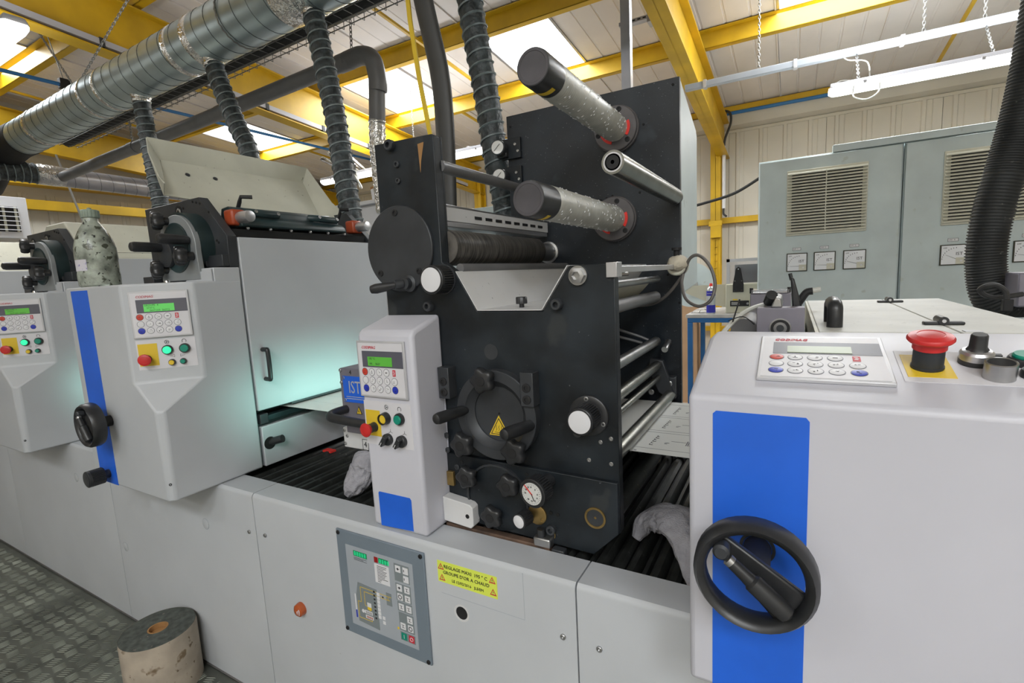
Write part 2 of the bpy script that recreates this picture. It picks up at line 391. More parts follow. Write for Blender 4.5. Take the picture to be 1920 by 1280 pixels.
wn = 0
for a, b in zip(xe[:-1], xe[1:]):
    ys = Y0
    for h0, h1 in holes.get(a, []):
        part('roof_sheet', roof_piece(a, b, ys, h0), 'roofp', ce); ys = h1
        wn += 1
        gf = G()
        for (p, q, r, s) in ((a, a+.02, h0, h1), (b-.02, b, h0, h1), (a, b, h0, h0+.02), (a, b, h1-.02, h1)):
            gf.add([(p, r, roof(r)-.01), (q, r, roof(r)-.01), (q, s, roof(s)-.01), (p, s, roof(s)-.01), (p, r, roof(r)+.07), (q, r, roof(r)+.07), (q, s, roof(s)+.07), (p, s, roof(s)+.07)],
                   [[0, 3, 2, 1], [4, 5, 6, 7], [0, 1, 5, 4], [1, 2, 6, 5], [2, 3, 7, 6], [3, 0, 4, 7]])
        wo = struct('window_%d' % wn, gf, 'galv2')
        part('pane', G().add([(a+.02, h0+.02, roof(h0)), (b-.02, h0+.02, roof(h0)), (b-.02, h1-.02, roof(h1)), (a+.02, h1-.02, roof(h1)),
                              (a+.02, h0+.02, roof(h0)+.01), (b-.02, h0+.02, roof(h0)+.01), (b-.02, h1-.02, roof(h1)+.01), (a+.02, h1-.02, roof(h1)+.01)],
                             [[0, 3, 2, 1], [4, 5, 6, 7], [0, 1, 5, 4], [1, 2, 6, 5], [2, 3, 7, 6], [3, 0, 4, 7]]), 'sky', wo)
    part('roof_sheet', roof_piece(a, b, ys, Y1), 'roofp', ce)

# yellow steel frame
tn = 2
def steel(g, bev=.003):
    global tn; tn += 1
    return struct('trim_%d' % tn, g, 'yellow', bev=bev)
def zpurlin(y):
    zt = roof(y)-.004; zb = 3.6 - SLOPE*y
    g = G(); g.box(X0, X1, y-.004, y+.004, zb, zt); g.box(X0, X1, y-.004, y+.06, zb, zb+.008); g.box(X0, X1, y-.06, y+.004, zt-.008, zt); return g
for y in (-3.7, -2.0, -.7, .9, 2.1, 3.72, 4.86): steel(zpurlin(y))
steel(G().box(X0, X1, 6.62, 6.69, 3.10, 3.16))
def rafter(x, w=.13):
    g = G(); b = lambda y: 3.182 - SLOPE*y; t = lambda y: 3.575 - SLOPE*y
    for (xa, xb, f0, f1) in ((x, x+w, b, lambda y: b(y)+.012), (x, x+w, lambda y: t(y)-.012, t), (x+w/2-.006, x+w/2+.006, b, t)):
        ya, yb = Y0, 6.78
        g.add([(xa, ya, f0(ya)), (xb, ya, f0(ya)), (xb, yb, f0(yb)), (xa, yb, f0(yb)), (xa, ya, f1(ya)), (xb, ya, f1(ya)), (xb, yb, f1(yb)), (xa, yb, f1(yb))],
              [[0, 3, 2, 1], [4, 5, 6, 7], [0, 1, 5, 4], [1, 2, 6, 5], [2, 3, 7, 6], [3, 0, 4, 7]])
    return g
for x in (-.82, -4.32, -7.45): steel(rafter(x))
steel(G().box(2.7, 2.83, Y0, 6.78, 2.9, 2.95))
def column(x, y, zt, w=.115):
    g = G(); g.box(x, x+w, y, y+.012, 0, zt); g.box(x, x+w, y+.15, y+.162, 0, zt); g.box(x+w/2-.005, x+w/2+.005, y, y+.16, 0, zt); return g
steel(column(-.885, 6.6, 2.85)); steel(column(-4.3, 6.6, 2.85)); steel(column(-7.45, 6.6, 2.85))
# ladder-like strip on the near column, girts
g = G()
for k in range(14): g.box(-.84, -.80, 6.585, 6.592, .7+.085*k, .706+.085*k)
for xx in (-.842, -.80): g.box(xx-.002, xx+.002, 6.585, 6.592, .6, 1.85)
steel(g, 0)
steel(G().box(X0, X1, 6.72, 6.79, 1.83, 1.90)); steel(G().box(X0, X1, 6.72, 6.79, .5, .56))
steel(G().box(-.9, -.75, 6.56, 6.6, 1.80, 1.86)); steel(G().box(-.88, -.76, 6.56, 6.6, 1.66, 1.80))
steel(G().box(-7.64, -7.55, Y0, 6.6, 2.36, 2.47)); steel(G().box(-7.64, -7.45, Y0, 6.6, 2.62, 2.72))
steel(G().box(-7.64, -7.3, 1.62, 1.72, .0, 2.9)); steel(G().box(-7.6, -7.2, 4.1, 4.2, 2.3, 2.5))
for xa, ya, yb in ((-2.77, 2.15, 3.7), (-2.77, 3.75, 4.84), (1.14, 4.9, 6.6), (-5.3, 3.75, 4.84), (-5.9, 4.9, 6.6), (-3.3, 4.9, 6.6), (-6.9, 2.15, 3.7)):
    g = G(); r = .012
    g.add([(xa-r, ya, 3.6-SLOPE*ya+.01), (xa+r, ya, 3.6-SLOPE*ya+.01), (xa+r, yb, 3.6-SLOPE*yb+.01), (xa-r, yb, 3.6-SLOPE*yb+.01), (xa-r, ya, 3.63-SLOPE*ya), (xa+r, ya, 3.63-SLOPE*ya), (xa+r, yb, 3.63-SLOPE*yb), (xa-r, yb, 3.63-SLOPE*yb)],
          [[0, 3, 2, 1], [4, 5, 6, 7], [0, 1, 5, 4], [1, 2, 6, 5], [2, 3, 7, 6], [3, 0, 4, 7]])
    steel(g, 0)
# cable trunking along the left rafter, pipe and cable down the near column
t = thing('cable_trunking', 'pale cable trunking clipped along the left yellow roof beam', 'trunking', (-4.2, 1, 3.1))
def along(x0, x1, z0, z1, y0=-1., y1=6.3):
    return G().add([(x0, y0, z0-SLOPE*y0), (x1, y0, z0-SLOPE*y0), (x1, y1, z0-SLOPE*y1), (x0, y1, z0-SLOPE*y1), (x0, y0, z1-SLOPE*y0), (x1, y0, z1-SLOPE*y0), (x1, y1, z1-SLOPE*y1), (x0, y1, z1-SLOPE*y1)],
                   [[0, 3, 2, 1], [4, 5, 6, 7], [0, 1, 5, 4], [1, 2, 6, 5], [2, 3, 7, 6], [3, 0, 4, 7]])
part('trunk', along(-4.238, -4.20, 3.215, 3.255), 'lampbody', t)
for k in range(9): part('clip', along(-4.24, -4.195, 3.205, 3.262, .6+.62*k, .63+.62*k), 'ceil_cable', t)
t = thing('column_conduit', 'white conduit with black cable beside the yellow column', 'conduit', (-.74, 6.57, 1.9))
part('conduit_pipe', G().cyl((-.735, 6.6, 2.0), (-.735, 6.6, 2.72), .02, 14), 'white', t)
part('cable', G().tube(spline([(-.735, 6.6, 2.70), (-.72, 6.58, 2.8), (-.66, 6.55, 2.95), (-.66, 6.52, 3.05), (-.72, 6.55, 3.1), (-.85, 6.58, 3.1)]), .013), 'ceil_cable', t)
part('cable', G().tube(spline([(-.735, 6.6, 2.02), (-.735, 6.58, 1.94), (-.70, 6.56, 1.90)]), .012), 'ceil_cable', t)
o = finish('air_pipe', G().cyl((-5.5, .3, 3.15), (-5.5, 6.5, 3.15), .016, 12), M['bluepipe'], None); tag(o, 'blue compressed air pipe hung under the roof at left', 'pipe')
o = finish('air_pipe', G().cyl((-.7, 6.6, 3.075), (4.1, 6.6, 3.075), .02, 12), M['bluepipe'], None); tag(o, 'blue compressed air pipe along the back wall eaves at right', 'pipe')
t = thing('pipe_hanger', 'thin rod with black clamp hanging from the left roof beam to the blue pipe', 'hanger', (-5.5, 2.1, 3.15))
part('rod', G().cyl((-5.3, 1.95, 3.5), (-5.5, 2.1, 3.17), .004, 6), 'chainm', t); part('clamp', G().box(-5.53, -5.47, 2.06, 2.14, 3.12, 3.2), 'dull', t, .005)

# ---------------------------------------------------------------- lamps
def fluo(x0, x1, y, z, label, tilt=0.):
    t = thing('fluorescent_lamp', label, 'lamp', ((x0+x1)/2, y, z), 'fluorescent lamps under the roof')
    body = [(y-.05, z+.045), (y-.035, z+.075), (y+.035, z+.075), (y+.05, z+.045)]
    part('housing', G().prism(body, 'x', x0+.01, x1-.01), 'lampbody', t, .004)
    n = 9; arc = [(y+.052*math.cos(math.pi+math.pi*k/n), z+.045+.05*math.sin(math.pi+math.pi*k/n)) for k in range(n+1)]
    ds = [(x0, .7), (x0+.02, .95), (x0+.05, 1), (x1-.05, 1), (x1-.02, .95), (x1, .7)]
    part('diffuser', G().loft([[(xx, y+(a-y)*s, z+.045+(b-z-.045)*s) for a, b in arc] for xx, s in ds]), 'lamp', t)
    for xx in (x0+.2, (x0+x1)/2, x1-.2): part('clip', G().box(xx-.008, xx+.008, y-.056, y+.056, z+.035, z+.052), 'lampbody', t)
    return t
fl = fluo(.19, 1.75, 4.2, 2.42, 'long lit fluorescent lamp hanging above the grey-green cabinets at right')
part('power_lead', G().tube(spline([(.2, 4.2, 2.47), (.25, 4.17, 2.5), (.32, 4.17, 2.49)]), .004), 'wcable', fl)
part('lead_loop', G().tube(spline([(.33, 4.15, 2.45), (.33, 4.14, 2.38), (.40, 4.14, 2.35), (.46, 4.14, 2.38), (.47, 4.15, 2.44)]), .0035), 'wcable', fl)
part('lead', G().tube(spline([(.42, 4.2, 2.5), (.40, 4.2, 2.6), (.30, 4.25, 2.65), (.28, 4.3, 2.7), (.34, 4.35, 2.72)]), .0035), 'wcable', fl)
fluo(-4.85, -2.45, 4.2, 2.50, 'lit fluorescent lamp seen behind the black hose left of the tower')
fluo(-4.9, -2.98, 1.0, 2.49, 'lit fluorescent lamp at the upper left corner of the picture')
def rail(x0, x1, y, z, label):
    t = thing('lamp_rail', label, 'rail', ((x0+x1)/2, y, z), 'metal rails carrying the lamps')
    part('rail_channel', G().box(x0, x1, y-.025, y+.025, z-.022, z+.022), 'panel2', t, .003)
    k = x0+.15
    while k < x1:
        part('bracket', G().box(k-.012, k+.012, y-.03, y+.03, z-.03, z+.03), 'kpf', t); k += .62
    return t
rail(-.78, 2.4, 4.4, 2.745, 'pale metal lamp rail crossing above the cabinets at right')
rail(-4.9, -1.9, 4.4, 2.62, 'pale metal lamp rail seen left of the black tower')
for i, (p, q, lb) in enumerate((
    ((.36, 4.4, 2.72), (.36, 4.22, 2.5), 'short chain holding the left end of the long lamp'),
    ((1.03, 4.4, 2.72), (1.03, 4.22, 2.5), 'short chain holding the right part of the long lamp'),
    ((-.25, 4.4, 3.358), (-.25, 4.4, 2.77), 'chain holding the right lamp rail beside the yellow beam'),
    ((.72, 4.4, 3.358), (.72, 4.4, 2.77), 'chain holding the right lamp rail above the long lamp'),
    ((1.02, 4.4, 3.358), (1.02, 4.4, 2.77), 'chain holding the right end of the right lamp rail'),
    ((-5.13, 1.75, 3.575), (-4.43, 1.75, 2.79), 'long chain slanting down to the duct from the upper left corner'),
    ((-3.1, 1.75, 3.30), (-4.43, 1.75, 2.79), 'chain slanting down leftward to the duct'),
    ((-3.05, 1.95, 3.4), (-3.05, 1.95, 2.66), 'chain holding the cable tray beside the second hose'),
    ((-2.05, 2.1, 3.4), (-2.1, 2.1, 2.58), 'chain holding the grey pipe beside its elbow'),
    ((-3.25, 2.1, 3.2), (-3.28, 2.1, 2.53), 'chain holding the grey pipe at its middle'),
    ((-4.5, 2.1, 3.2), (-4.52, 2.1, 2.5), 'chain holding the grey pipe behind the first hose'),
    ((-3.6, 4.4, 3.358), (-3.6, 4.4, 2.64), 'chain holding the left lamp rail'),
    ((-3.2, 4.4, 2.62), (-3.2, 4.22, 2.57), 'short chain holding the lamp seen left of the tower'),
    ((-4.4, 4.4, 2.62), (-4.4, 4.22, 2.57), 'short chain holding the far end of the lamp seen left of the tower'),
    )): chain('suspension_chain', p, q, lb)
# perforated strut on the right rafter, upright strut behind the tower, guy wire
t = thing('perforated_bracket', 'perforated steel bracket clamped to the right yellow roof beam', 'bracket', (-.92, 3.5, 2.95))
part('channel', G().box(-1.04, -.78, 3.48, 3.53, 2.93, 2.955), 'galv2', t, .002); part('clamp', G().box(-.85, -.82, 3.46, 3.55, 2.90, 3.0), 'galv2', t, .003)
for k in range(6): part('slot', G().box(-1.02+.035*k, -1.0+.035*k, 3.478, 3.481, 2.939, 2.946), 'void', t)
t = thing('upright_strut', 'pale steel strut rising from behind the tower to the roof', 'strut', (-.72, 2.55, 2.1))
part('channel', G().prism([(-.745, 2.52), (-.70, 2.52), (-.70, 2.56), (-.708, 2.56), (-.708, 2.528), (-.737, 2.528), (-.737, 2.56), (-.745, 2.56)], 'z', 1.9, roof(2.55)-.01), 'galv2', t)
t = finish('guy_wire', G().cyl((-7.3, 2.6, 2.95), (-6.6, 2.62, 1.5), .012, 6), M['chainm'], None); tag(t, 'thin dark rod slanting down in front of the far left wall', 'rod')

# ---------------------------------------------------------------- ducts, pipes, hoses
def helix(pts, R, pitch, r, name, m, parent, n=14):
    pts = [Vector(p) for p in pts]; cum = [0]
    for a, b in zip(pts[:-1], pts[1:]): cum.append(cum[-1]+(b-a).length)
    tot = cum[-1]; steps = int(tot/pitch*n); out = []; u = None; j = 0
    for s in range(steps+1):
        d = tot*s/steps
        while j < len(pts)-2 and cum[j+1] < d: j += 1
        f = (d-cum[j])/max(1e-6, cum[j+1]-cum[j]); p = pts[j].lerp(pts[j+1], f); t = (pts[j+1]-pts[j]).normalized()
        if u is None: u = frame(p, t)[1]
        u = (u-t*u.dot(t)).normalized(); v = t.cross(u); a = 2*math.pi*s/n
        out.append(p+(u*math.cos(a)+v*math.sin(a))*R)
    return part(name, G().tube(out, r, 4), m, parent, ang=80)
du = thing('exhaust_duct', 'large galvanised spiral duct running under the roof at upper left', 'duct', (-3.4, 1.75, 2.55))
dz = lambda x: 2.637 + (x+5.33)*.0228
dp = lambda x: Vector((x, 1.75, dz(x)))
part('duct_pipe', G().cyl(dp(-5.42), dp(.2), .131, 48), 'galv', du)
helix([dp(-5.42), dp(.2)], .1315, .112, .0022, 'spiral_seam', 'seam', du, 28)
for xx, wd in ((-5.05, .05), (-4.12, .03), (-3.9, .03), (-3.05, .045), (-2.86, .06), (-2.15, .2), (-1.75, .15)):
    part('foil_tape', G().lathe(dp(xx), dp(1)-dp(0), [(.131, 0), (.1338, .004), (.1338, wd-.004), (.131, wd)], 40), 'foil', du)
part('duct_end', G().tube(spline([dp(-5.42), dp(-5.7), dp(-6.1)-Vector((0, 0, .06)), dp(-6.5)-Vector((0, 0, .2))], 6), .134, 32), 'dull', du, label='black flexible end of the duct')
hang = thing('duct_sling', 'chain sling wrapped around the large duct near its top right', 'chain', dp(-2.52))
loop = [dp(-2.52+.03*math.cos(k*math.pi/14)) + Vector((.04*math.sin(k*math.pi/28), .139*math.cos(k*math.pi/14), .139*math.sin(k*math.pi/14))) for k in range(29)]
g = G()
for a, b in zip(loop[:-1], loop[1:]): g.tube([a, a.lerp(b, .5)+Vector((.004, 0, 0)), b], .004, 5)
part('chain_loop', g, 'chainm', hang)
def hose(pts, R, label, name='flexible_hose', pitch=.045):
    t = thing(name, label, 'hose', pts[-1], 'black wire-wound extraction hoses')
    P = spline(pts, 16)
    part('hose_wall', G().tube(P, R, 20, rad=lambda i: R*(1+.02*math.sin(i*2.1))), 'hose', t, ang=80)
    helix(P, R*1.03, pitch, .0042, 'spiral_wire', 'wire', t, 20)
    return t
hs = [((-3.584, 1.75, 2.55), (-3.57, 1.75, 2.35), (-3.545, 1.75, 2.1), (-3.53, 1.75, 1.85), (-3.52, 1.72, 1.5)),
      ((-2.794, 1.75, 2.57), (-2.74, 1.75, 2.42), (-2.64, 1.75, 2.2), (-2.561, 1.75, 2.02), (-2.48, 1.72, 1.5)),
      ((-1.978, 1.75, 2.60), (-1.93, 1.74, 2.40), (-1.86, 1.72, 2.1), (-1.79, 1.68, 1.8), (-1.747, 1.66, 1.60), (-1.745, 1.68, 1.50)),
      ((-1.11, 1.74, 2.65), (-1.085, 1.72, 2.35), (-1.035, 1.72, 2.0), (-1.01, 1.72, 1.78), (-.99, 1.74, 1.57), (-.99, 1.75, 1.2))]
for h, lb in zip(hs, ('black wire-wound hose dropping from the duct, farthest left of the four', 'black wire-wound hose dropping behind the raised cream hood', 'black wire-wound hose left of the black tower, dropping to the printing unit', 'black wire-wound hose passing behind the two round pressure gauges')):
    t = hose(h, .047, lb)
    d = (Vector(h[1])-Vector(h[0])).normalized()
    if h[0][0] < -1.5:
        part('saddle_collar', G().lathe(Vector(h[0])+Vector((0, 0, .07)), (0, 0, -1), [(.085, 0), (.06, .05), (.0505, .08), (.0505, .10)], 28), 'foil', t)
    part('hose_clamp', G().lathe(Vector(h[0])+d*.0, d, [(.051, 0), (.051, .018)], 28), 'chrome', t)
d2 = thing('side_duct', 'pale spiral duct running to the far left wall below the large duct', 'duct', (-5.9, 2.6, 2.35))
part('duct_pipe', G().cyl((-5.9, 1.98, 2.445), (-5.9, 4.6, 2.40), .086, 36), 'galv2', d2)
helix([(-5.9, 1.98, 2.445), (-5.9, 4.6, 2.40)], .0865, .1, .0018, 'spiral_seam', 'seam', d2, 24)
part('foil_joint', G().lathe((-5.9, 1.93, 2.446), (0, 1, -.01), [(.083, 0), (.09, .02), (.092, .14), (.088, .2)], 30), 'foil', d2)
P = spline([(-5.9, 1.95, 2.446), (-5.9, 1.75, 2.447), (-5.92, 1.5, 2.43), (-5.95, 1.1, 2.40)], 8)
part('flexible_end', G().tube(P, .084, 24), 'hose', d2); helix(P, .087, .05, .005, 'spiral_wire', 'wire', d2, 20)
pp = thing('waste_pipe', 'grey plastic pipe on chains with an elbow turning down behind the tower', 'pipe', (-3.9, 2.1, 2.4))
part('pipe', G().tube(spline([(-5.84, 2.1, 2.432), (-4.4, 2.1, 2.47), (-2.1, 2.1, 2.53)], 3), .043, 24), 'pvc', pp)
part('elbow', G().tube(spline([(-2.14, 2.1, 2.53), (-2.03, 2.1, 2.53), (-1.955, 2.1, 2.49), (-1.93, 2.1, 2.38), (-1.935, 2.1, 2.33)], 8), .0475, 24), 'pvc', pp)
part('pipe', G().tube([(-1.935, 2.1, 2.4), (-1.96, 2.1, 2.17)], .043, 24), 'pvc', pp)
for xx in (-4.55, -3.35, -2.2): part('coupling', G().cyl((xx, 2.1, 2.432+(xx+5.84)*.0262), (xx+.09, 2.1, 2.432+(xx+5.93)*.0262), .047, 24), 'pvc', pp)
P = spline([(-1.96, 2.1, 2.19), (-1.97, 2.1, 2.0), (-1.96, 2.1, 1.7)], 10)
part('flexible_foil_end', G().tube(P, .044, 20, rad=lambda i: .046 if i % 2 else .042), 'foil', pp)
ct = thing('cable_tray', 'dark wire mesh cable tray hung beside the large duct', 'tray', (-2.9, 1.98, 2.6))
tz = lambda x: 2.69 + (x+1.9)*.024
part('cable_bundle', G().tube([(-5.3, 1.98, tz(-5.3)+.02), (.0, 1.98, tz(0)+.02)], .045, 12), 'ceil_cable', ct)
g = G()
for yy, zz in ((1.92, .05), (1.92, .015), (1.92, -.02), (1.98, -.025), (2.04, -.02), (2.06, .02)): g.tube([(-5.3, yy, tz(-5.3)+zz), (0, yy, tz(0)+zz)], .003, 5)
part('long_wires', g, 'chainm', ct)
g = G()
for k in range(70):
    xx = -5.25+.075*k; g.tube([(xx, 1.92, tz(xx)+.055), (xx, 1.92, tz(xx)-.025), (xx, 2.06, tz(xx)-.02), (xx, 2.06, tz(xx)+.03)], .0025, 4)
part('cross_wires', g, 'chainm', ct, kind='stuff')
bt = thing('rubber_tube', 'dark flattened rubber tube with a yellow strip dropping behind the tower top', 'tube', (-1.1, 1.45, 1.7))
P = spline([(-1.13, 1.46, 2.5), (-1.105, 1.45, 2.28), (-1.055, 1.45, 2.02), (-1.04, 1.44, 1.82), (-1.04, 1.42, 1.5)], 12)
g = G(); rr = []
for i, p in enumerate(P):
    rr.append([p+Vector((math.cos(a)*.037, math.sin(a)*.02, 0)) for a in [2*math.pi*k/20 for k in range(20)]])
g.loft(rr); part('tube_wall', g, 'belt', bt, ang=70)
g = G()
P = [Vector((-1.16, 1.43, 2.45)), Vector((-1.148, 1.43, 2.2)), Vector((-1.125, 1.43, 2.0)), Vector((-1.085, 1.43, 1.75)), Vector((-1.04, 1.43, 1.45))]
g.loft([[p+Vector(v) for v in ((-.008, -.003, 0), (.008, -.003, 0), (.008, .003, 0), (-.008, .003, 0))] for p in P]); part('yellow_strip', g, 'yel2', bt)

# ---------------------------------------------------------------- background furniture
S4 = 4.0/4.2
CY = 4.0
def cabinet(x0, x1, label, meters, vent):
    t = thing('electrical_cabinet', label, 'cabinet', ((x0+x1)/2, CY+.25, 0), 'grey-green electrical cabinets')
    part('carcass', G().box(x0, x1, CY+.02, CY+.5, 0, 2.022), 'cab', t, .004)
    d = part('door', G().box(x0+.006, x1-.008, CY, CY+.02, .12, 2.012), 'cab', t, .004)
    part('plinth', G().box(x0+.01, x1-.01, CY+.03, CY+.49, 0, .1), 'dull', t)
    v0, v1, zb, zt = vent
    vp = part('vent', G().box(v0, v1, CY-.012, CY, zb, zt), 'cream', t, .003)
    part('vent_opening', G().box(v0+.03, v1-.03, CY-.0135, CY-.011, zb+.03, zt-.03), 'dull', vp)
    n = 21
    for k in range(n):
        z = zb+.022+(zt-zb-.044)*k/(n-1)
        part('louvre', G().prism([(CY-.012, z+.007), (CY-.026, z+.001), (CY-.028, z-.0055), (CY-.026, z-.0075), (CY-.012, z-.004)], 'x', v0+.005, v1-.005), 'cream', vp)
    part('mullion', G().box((v0+v1)/2-.003, (v0+v1)/2+.003, CY-.027, CY-.012, zb+.02, zt-.02), 'cream', vp)
    for (mx, mz, num, ang) in meters:
        o = plane((mx, CY, mz), (1, 0, 0), (0, -1, 0)); s = .125
        m = part('power_meter', G(o).box(0, s, 0, s, 0, .012), 'meterframe', t, .002)
        part('meter_face', G(o).box(.006, s-.006, .006, s-.006, .012, .0135), 'meterface', m)
        part('corner_cover', G(o).box(s-.05, s-.006, .006, .045, .0135, .0155), 'cream', m)
        part('cover_screw', G(o).lathe((s-.025, .025, .0155), (0, 0, 1), [(.006, 0), (.005, .002)], 12), 'keywhite', m)
        a = math.radians(ang); c = Vector((s-.045, .035, .0142)); e = c+Vector((-math.cos(a), math.sin(a), 0))*.062; nn = Vector((math.sin(a), math.cos(a), 0))*.0011
        part('needle', G(o).sheet([c-nn, c+nn, e+nn*.5, e-nn*.5], (0, 0, 1), .0008), 'ink', m)
        g = G(o)
        for k in range(9):
            a = math.radians(4+82*k/8); q = Vector((s-.045-.07*math.cos(a), .035+.07*math.sin(a), .0136)); g.box(q.x-.0015, q.x+.0015, q.y-.0035, q.y+.0035, .0136, .0142)
        part('scale_marks', g, 'kgrey', m)
        text('IST', L2(o, s-.052, .068, .0137), .026, 'ink', m, 'meter_lettering'); text('kW', L2(o, .014, s-.02, .0137), .012, 'ink', m, 'meter_unit')
        lp = part('meter_tag', G(o).box(.035, .085, s+.018, s+.038, 0, .002), 'white', t)
        g = G(o)
        for (a, b, c, d_) in ((.035, .085, s+.018, s+.0195), (.035, .085, s+.0365, s+.038), (.035, .0365, s+.018, s+.038), (.0835, .085, s+.018, s+.038)): g.box(a, b, c, d_, .002, .0025)
        part('tag_border', g, 'ink', lp)
        text('UV  '+num, L2(o, .041, s+.028, .002), .012, 'ink', lp, 'tag_lettering')
    return t
cabinet(-.22, .592, 'left grey-green electrical cabinet with three IST power meters', [(-.037, 1.253, '1', 2), (.125, 1.253, '2', 2), (.292, 1.253, '3', 17)], (-.044, .412, 1.497, 1.932))
cabinet(.596, 1.41, 'right grey-green electrical cabinet half hidden by the black corrugated hose', [(.790, 1.25, '4', 28), (.955, 1.25, '5', 6), (1.12, 1.25, '6', 10)], (.786, 1.24, 1.492, 1.93))
o = finish('lifting_rail', G().box(.215, 1.3, CY-.01, CY+.04, 2.018, 2.062), M['cab'], None, .003); tag(o, 'weathered steel lifting rail lying on top of the electrical cabinets', 'rail')
o = finish('wall_cable', G().tube(spline([(-.21, 4.3, 1.97), (-.4, 4.3, 1.87), (-.62, 4.3, 1.82), (-.75, 4.3, 1.80)]), .011), M['ceil_cable'], None); tag(o, 'black cable drooping from the left cabinet to the tower', 'cable')
# blue workbench and what stands on it
BY = 4.3
wbn = thing('workbench', 'blue steel workbench with a worn grey top behind the tower', 'workbench', (-.35, BY+.35, 0))
part('top', G().box(-.77, -.232, BY, BY+.75, .901, .929), 'bench', wbn, .002)
part('rail', G().box(-.758, -.232, BY+.01, BY+.05, .862, .901), 'blueleg', wbn, .003); part('rail', G().box(-.758, -.232, BY+.69, BY+.73, .862, .901), 'blueleg', wbn, .003)
for xx in (-.758, -.274):
    for yy in (BY+.01, BY+.69): part('leg', G().box(xx, xx+.04, yy, yy+.04, 0, .862), 'blueleg', wbn, .003)
bx = thing('cardboard_box', 'tall brown cardboard carton standing behind the blue workbench', 'box', (-.95, 5.1, 0))
part('carton', G().box(-1.10, -.78, 4.95, 5.3, .02, 1.02), 'card', bx, .004); part('flap', G().box(-1.10, -.78, 4.945, 5.305, .0, .02), 'card', bx)
bx = thing('cardboard_box', 'small brown cardboard carton on the floor under the blue workbench', 'box', (-.5, 5.2, 0))
part('carton', G().box(-.72, -.35, 5.1, 5.4, .0, .32), 'card', bx, .004); part('tape_strip', G().box(-.56, -.51, 5.098, 5.402, .0, .322), 'cream', bx)
dv = thing('label_counter', 'cream metal device with a black strap hinge on the blue workbench', 'device', (-.3, BY+.3, .929))
DY = BY+.12
part('device_body', G().prism([(-.475, .929), (-.475, 1.165), (-.235, 1.165), (-.235, .929)], 'y', DY, DY+.3), 'beige', dv, .006)
part('side_wing', G().prism([(-.80, 1.16), (-.477, 1.165), (-.477, .975), (-.56, .99), (-.80, 1.10)], 'y', DY+.06, DY+.075), 'beige', dv)
hg = part('strap_hinge', G().prism([(-.42, 1.10), (-.34, 1.10), (-.34, 1.165), (-.362, 1.29), (-.38, 1.305), (-.398, 1.29), (-.42, 1.165)], 'y', DY-.012, DY-.002), 'dull', dv)
for xx, zz in ((-.405, 1.115), (-.355, 1.115), (-.405, 1.19), (-.355, 1.19), (-.38, 1.285)): part('hinge_screw', G().lathe((xx, DY-.012, zz), (0, -1, 0), [(.006, 0), (.005, .003)], 10), 'chrome', hg)
sp = part('socket_plate', G().box(-.44, -.30, DY-.006, DY, .985, 1.03), 'dull', dv)
part('socket', G().box(-.43, -.37, DY-.01, DY-.004, .995, 1.02), 'steel', sp, .004); part('jack', G().cyl((-.31, DY-.012, 1.007), (-.31, DY-.003, 1.007), .009, 14), 'steel', sp)
part('warning_tag', G().box(-.42, -.385, DY-.003, DY, 1.034, 1.044), 'yel2', dv)
pn = part('acrylic_guard', G().box(-.475, -.235, DY+.10, DY+.112, 1.165, 1.36), 'clear', dv)
part('guard_frame', G().box(-.48, -.455, DY+.095, DY+.118, 1.165, 1.37), 'kpf', pn); part('guard_rail', G().box(-.48, -.235, DY+.095, DY+.118, 1.345, 1.37), 'kpf', pn)
part('inner_plate', G().box(-.42, -.235, DY+.15, DY+.16, 1.17, 1.32), 'mech', dv)
sc = thing('spray_can', 'blue and silver spray can with a red cap on the blue workbench', 'can', (-.58, BY+.06, .929))
c = (-.58, BY+.06, .929)
part('can_body', G().lathe(c, (0, 0, 1), [(.033, 0), (.035, .006), (.035, .2), (.03, .213), (.022, .225), (.017, .228)], 28), 'cansilver', sc)
part('blue_band', G().lathe(c, (0, 0, 1), [(.0353, .15), (.0353, .19)], 28), 'canblue', sc)
part('blue_label', G().lathe(c, (0, 0, 1), [(.0353, .012), (.0353, .075)], 28), 'canblue', sc)
part('red_cap', G().lathe(c, (0, 0, 1), [(.012, .228), (.012, .245), (.009, .252)], 14), 'redmark', sc)
text('SILICONE', L2(plane((-.612, BY+.0235, .929), (1, 0, 0), (0, -1, 0)), .006, .17), .012, 'white', sc, 'can_lettering')
rl = thing('reel_disc', 'translucent reel disc with a metal hub behind the spray can', 'reel', (-.80, BY+.45, .96))
part('disc', G().lathe((-.80, BY+.45, 1.16), (0, -1, 0), [(.2, 0), (.2, .004)], 48), 'cab', rl)
part('hub', G().lathe((-.80, BY+.446, 1.16), (0, -1, 0), [(.06, 0), (.06, .02), (.045, .022), (.02, .03)], 24), 'steel', rl)
fs = thing('film_scraps', 'curled clear film scraps lying beside the spray can', 'film', (-.68, BY+.08, .929))
g = G()
for k in range(2):
    P = spline([(-.75+.06*k, BY+.15+.02*k, .931), (-.72+.05*k, BY+.18, .955), (-.66+.05*k, BY+.17, .965), (-.60+.05*k, BY+.2, .935)], 6)
    g.loft([[p+Vector((0, -.03, 0)), p+Vector((0, .03, 0)), p+Vector((0, .03, .001)), p+Vector((0, -.03, .001))] for p in P])
part('film', g, 'white', fs)
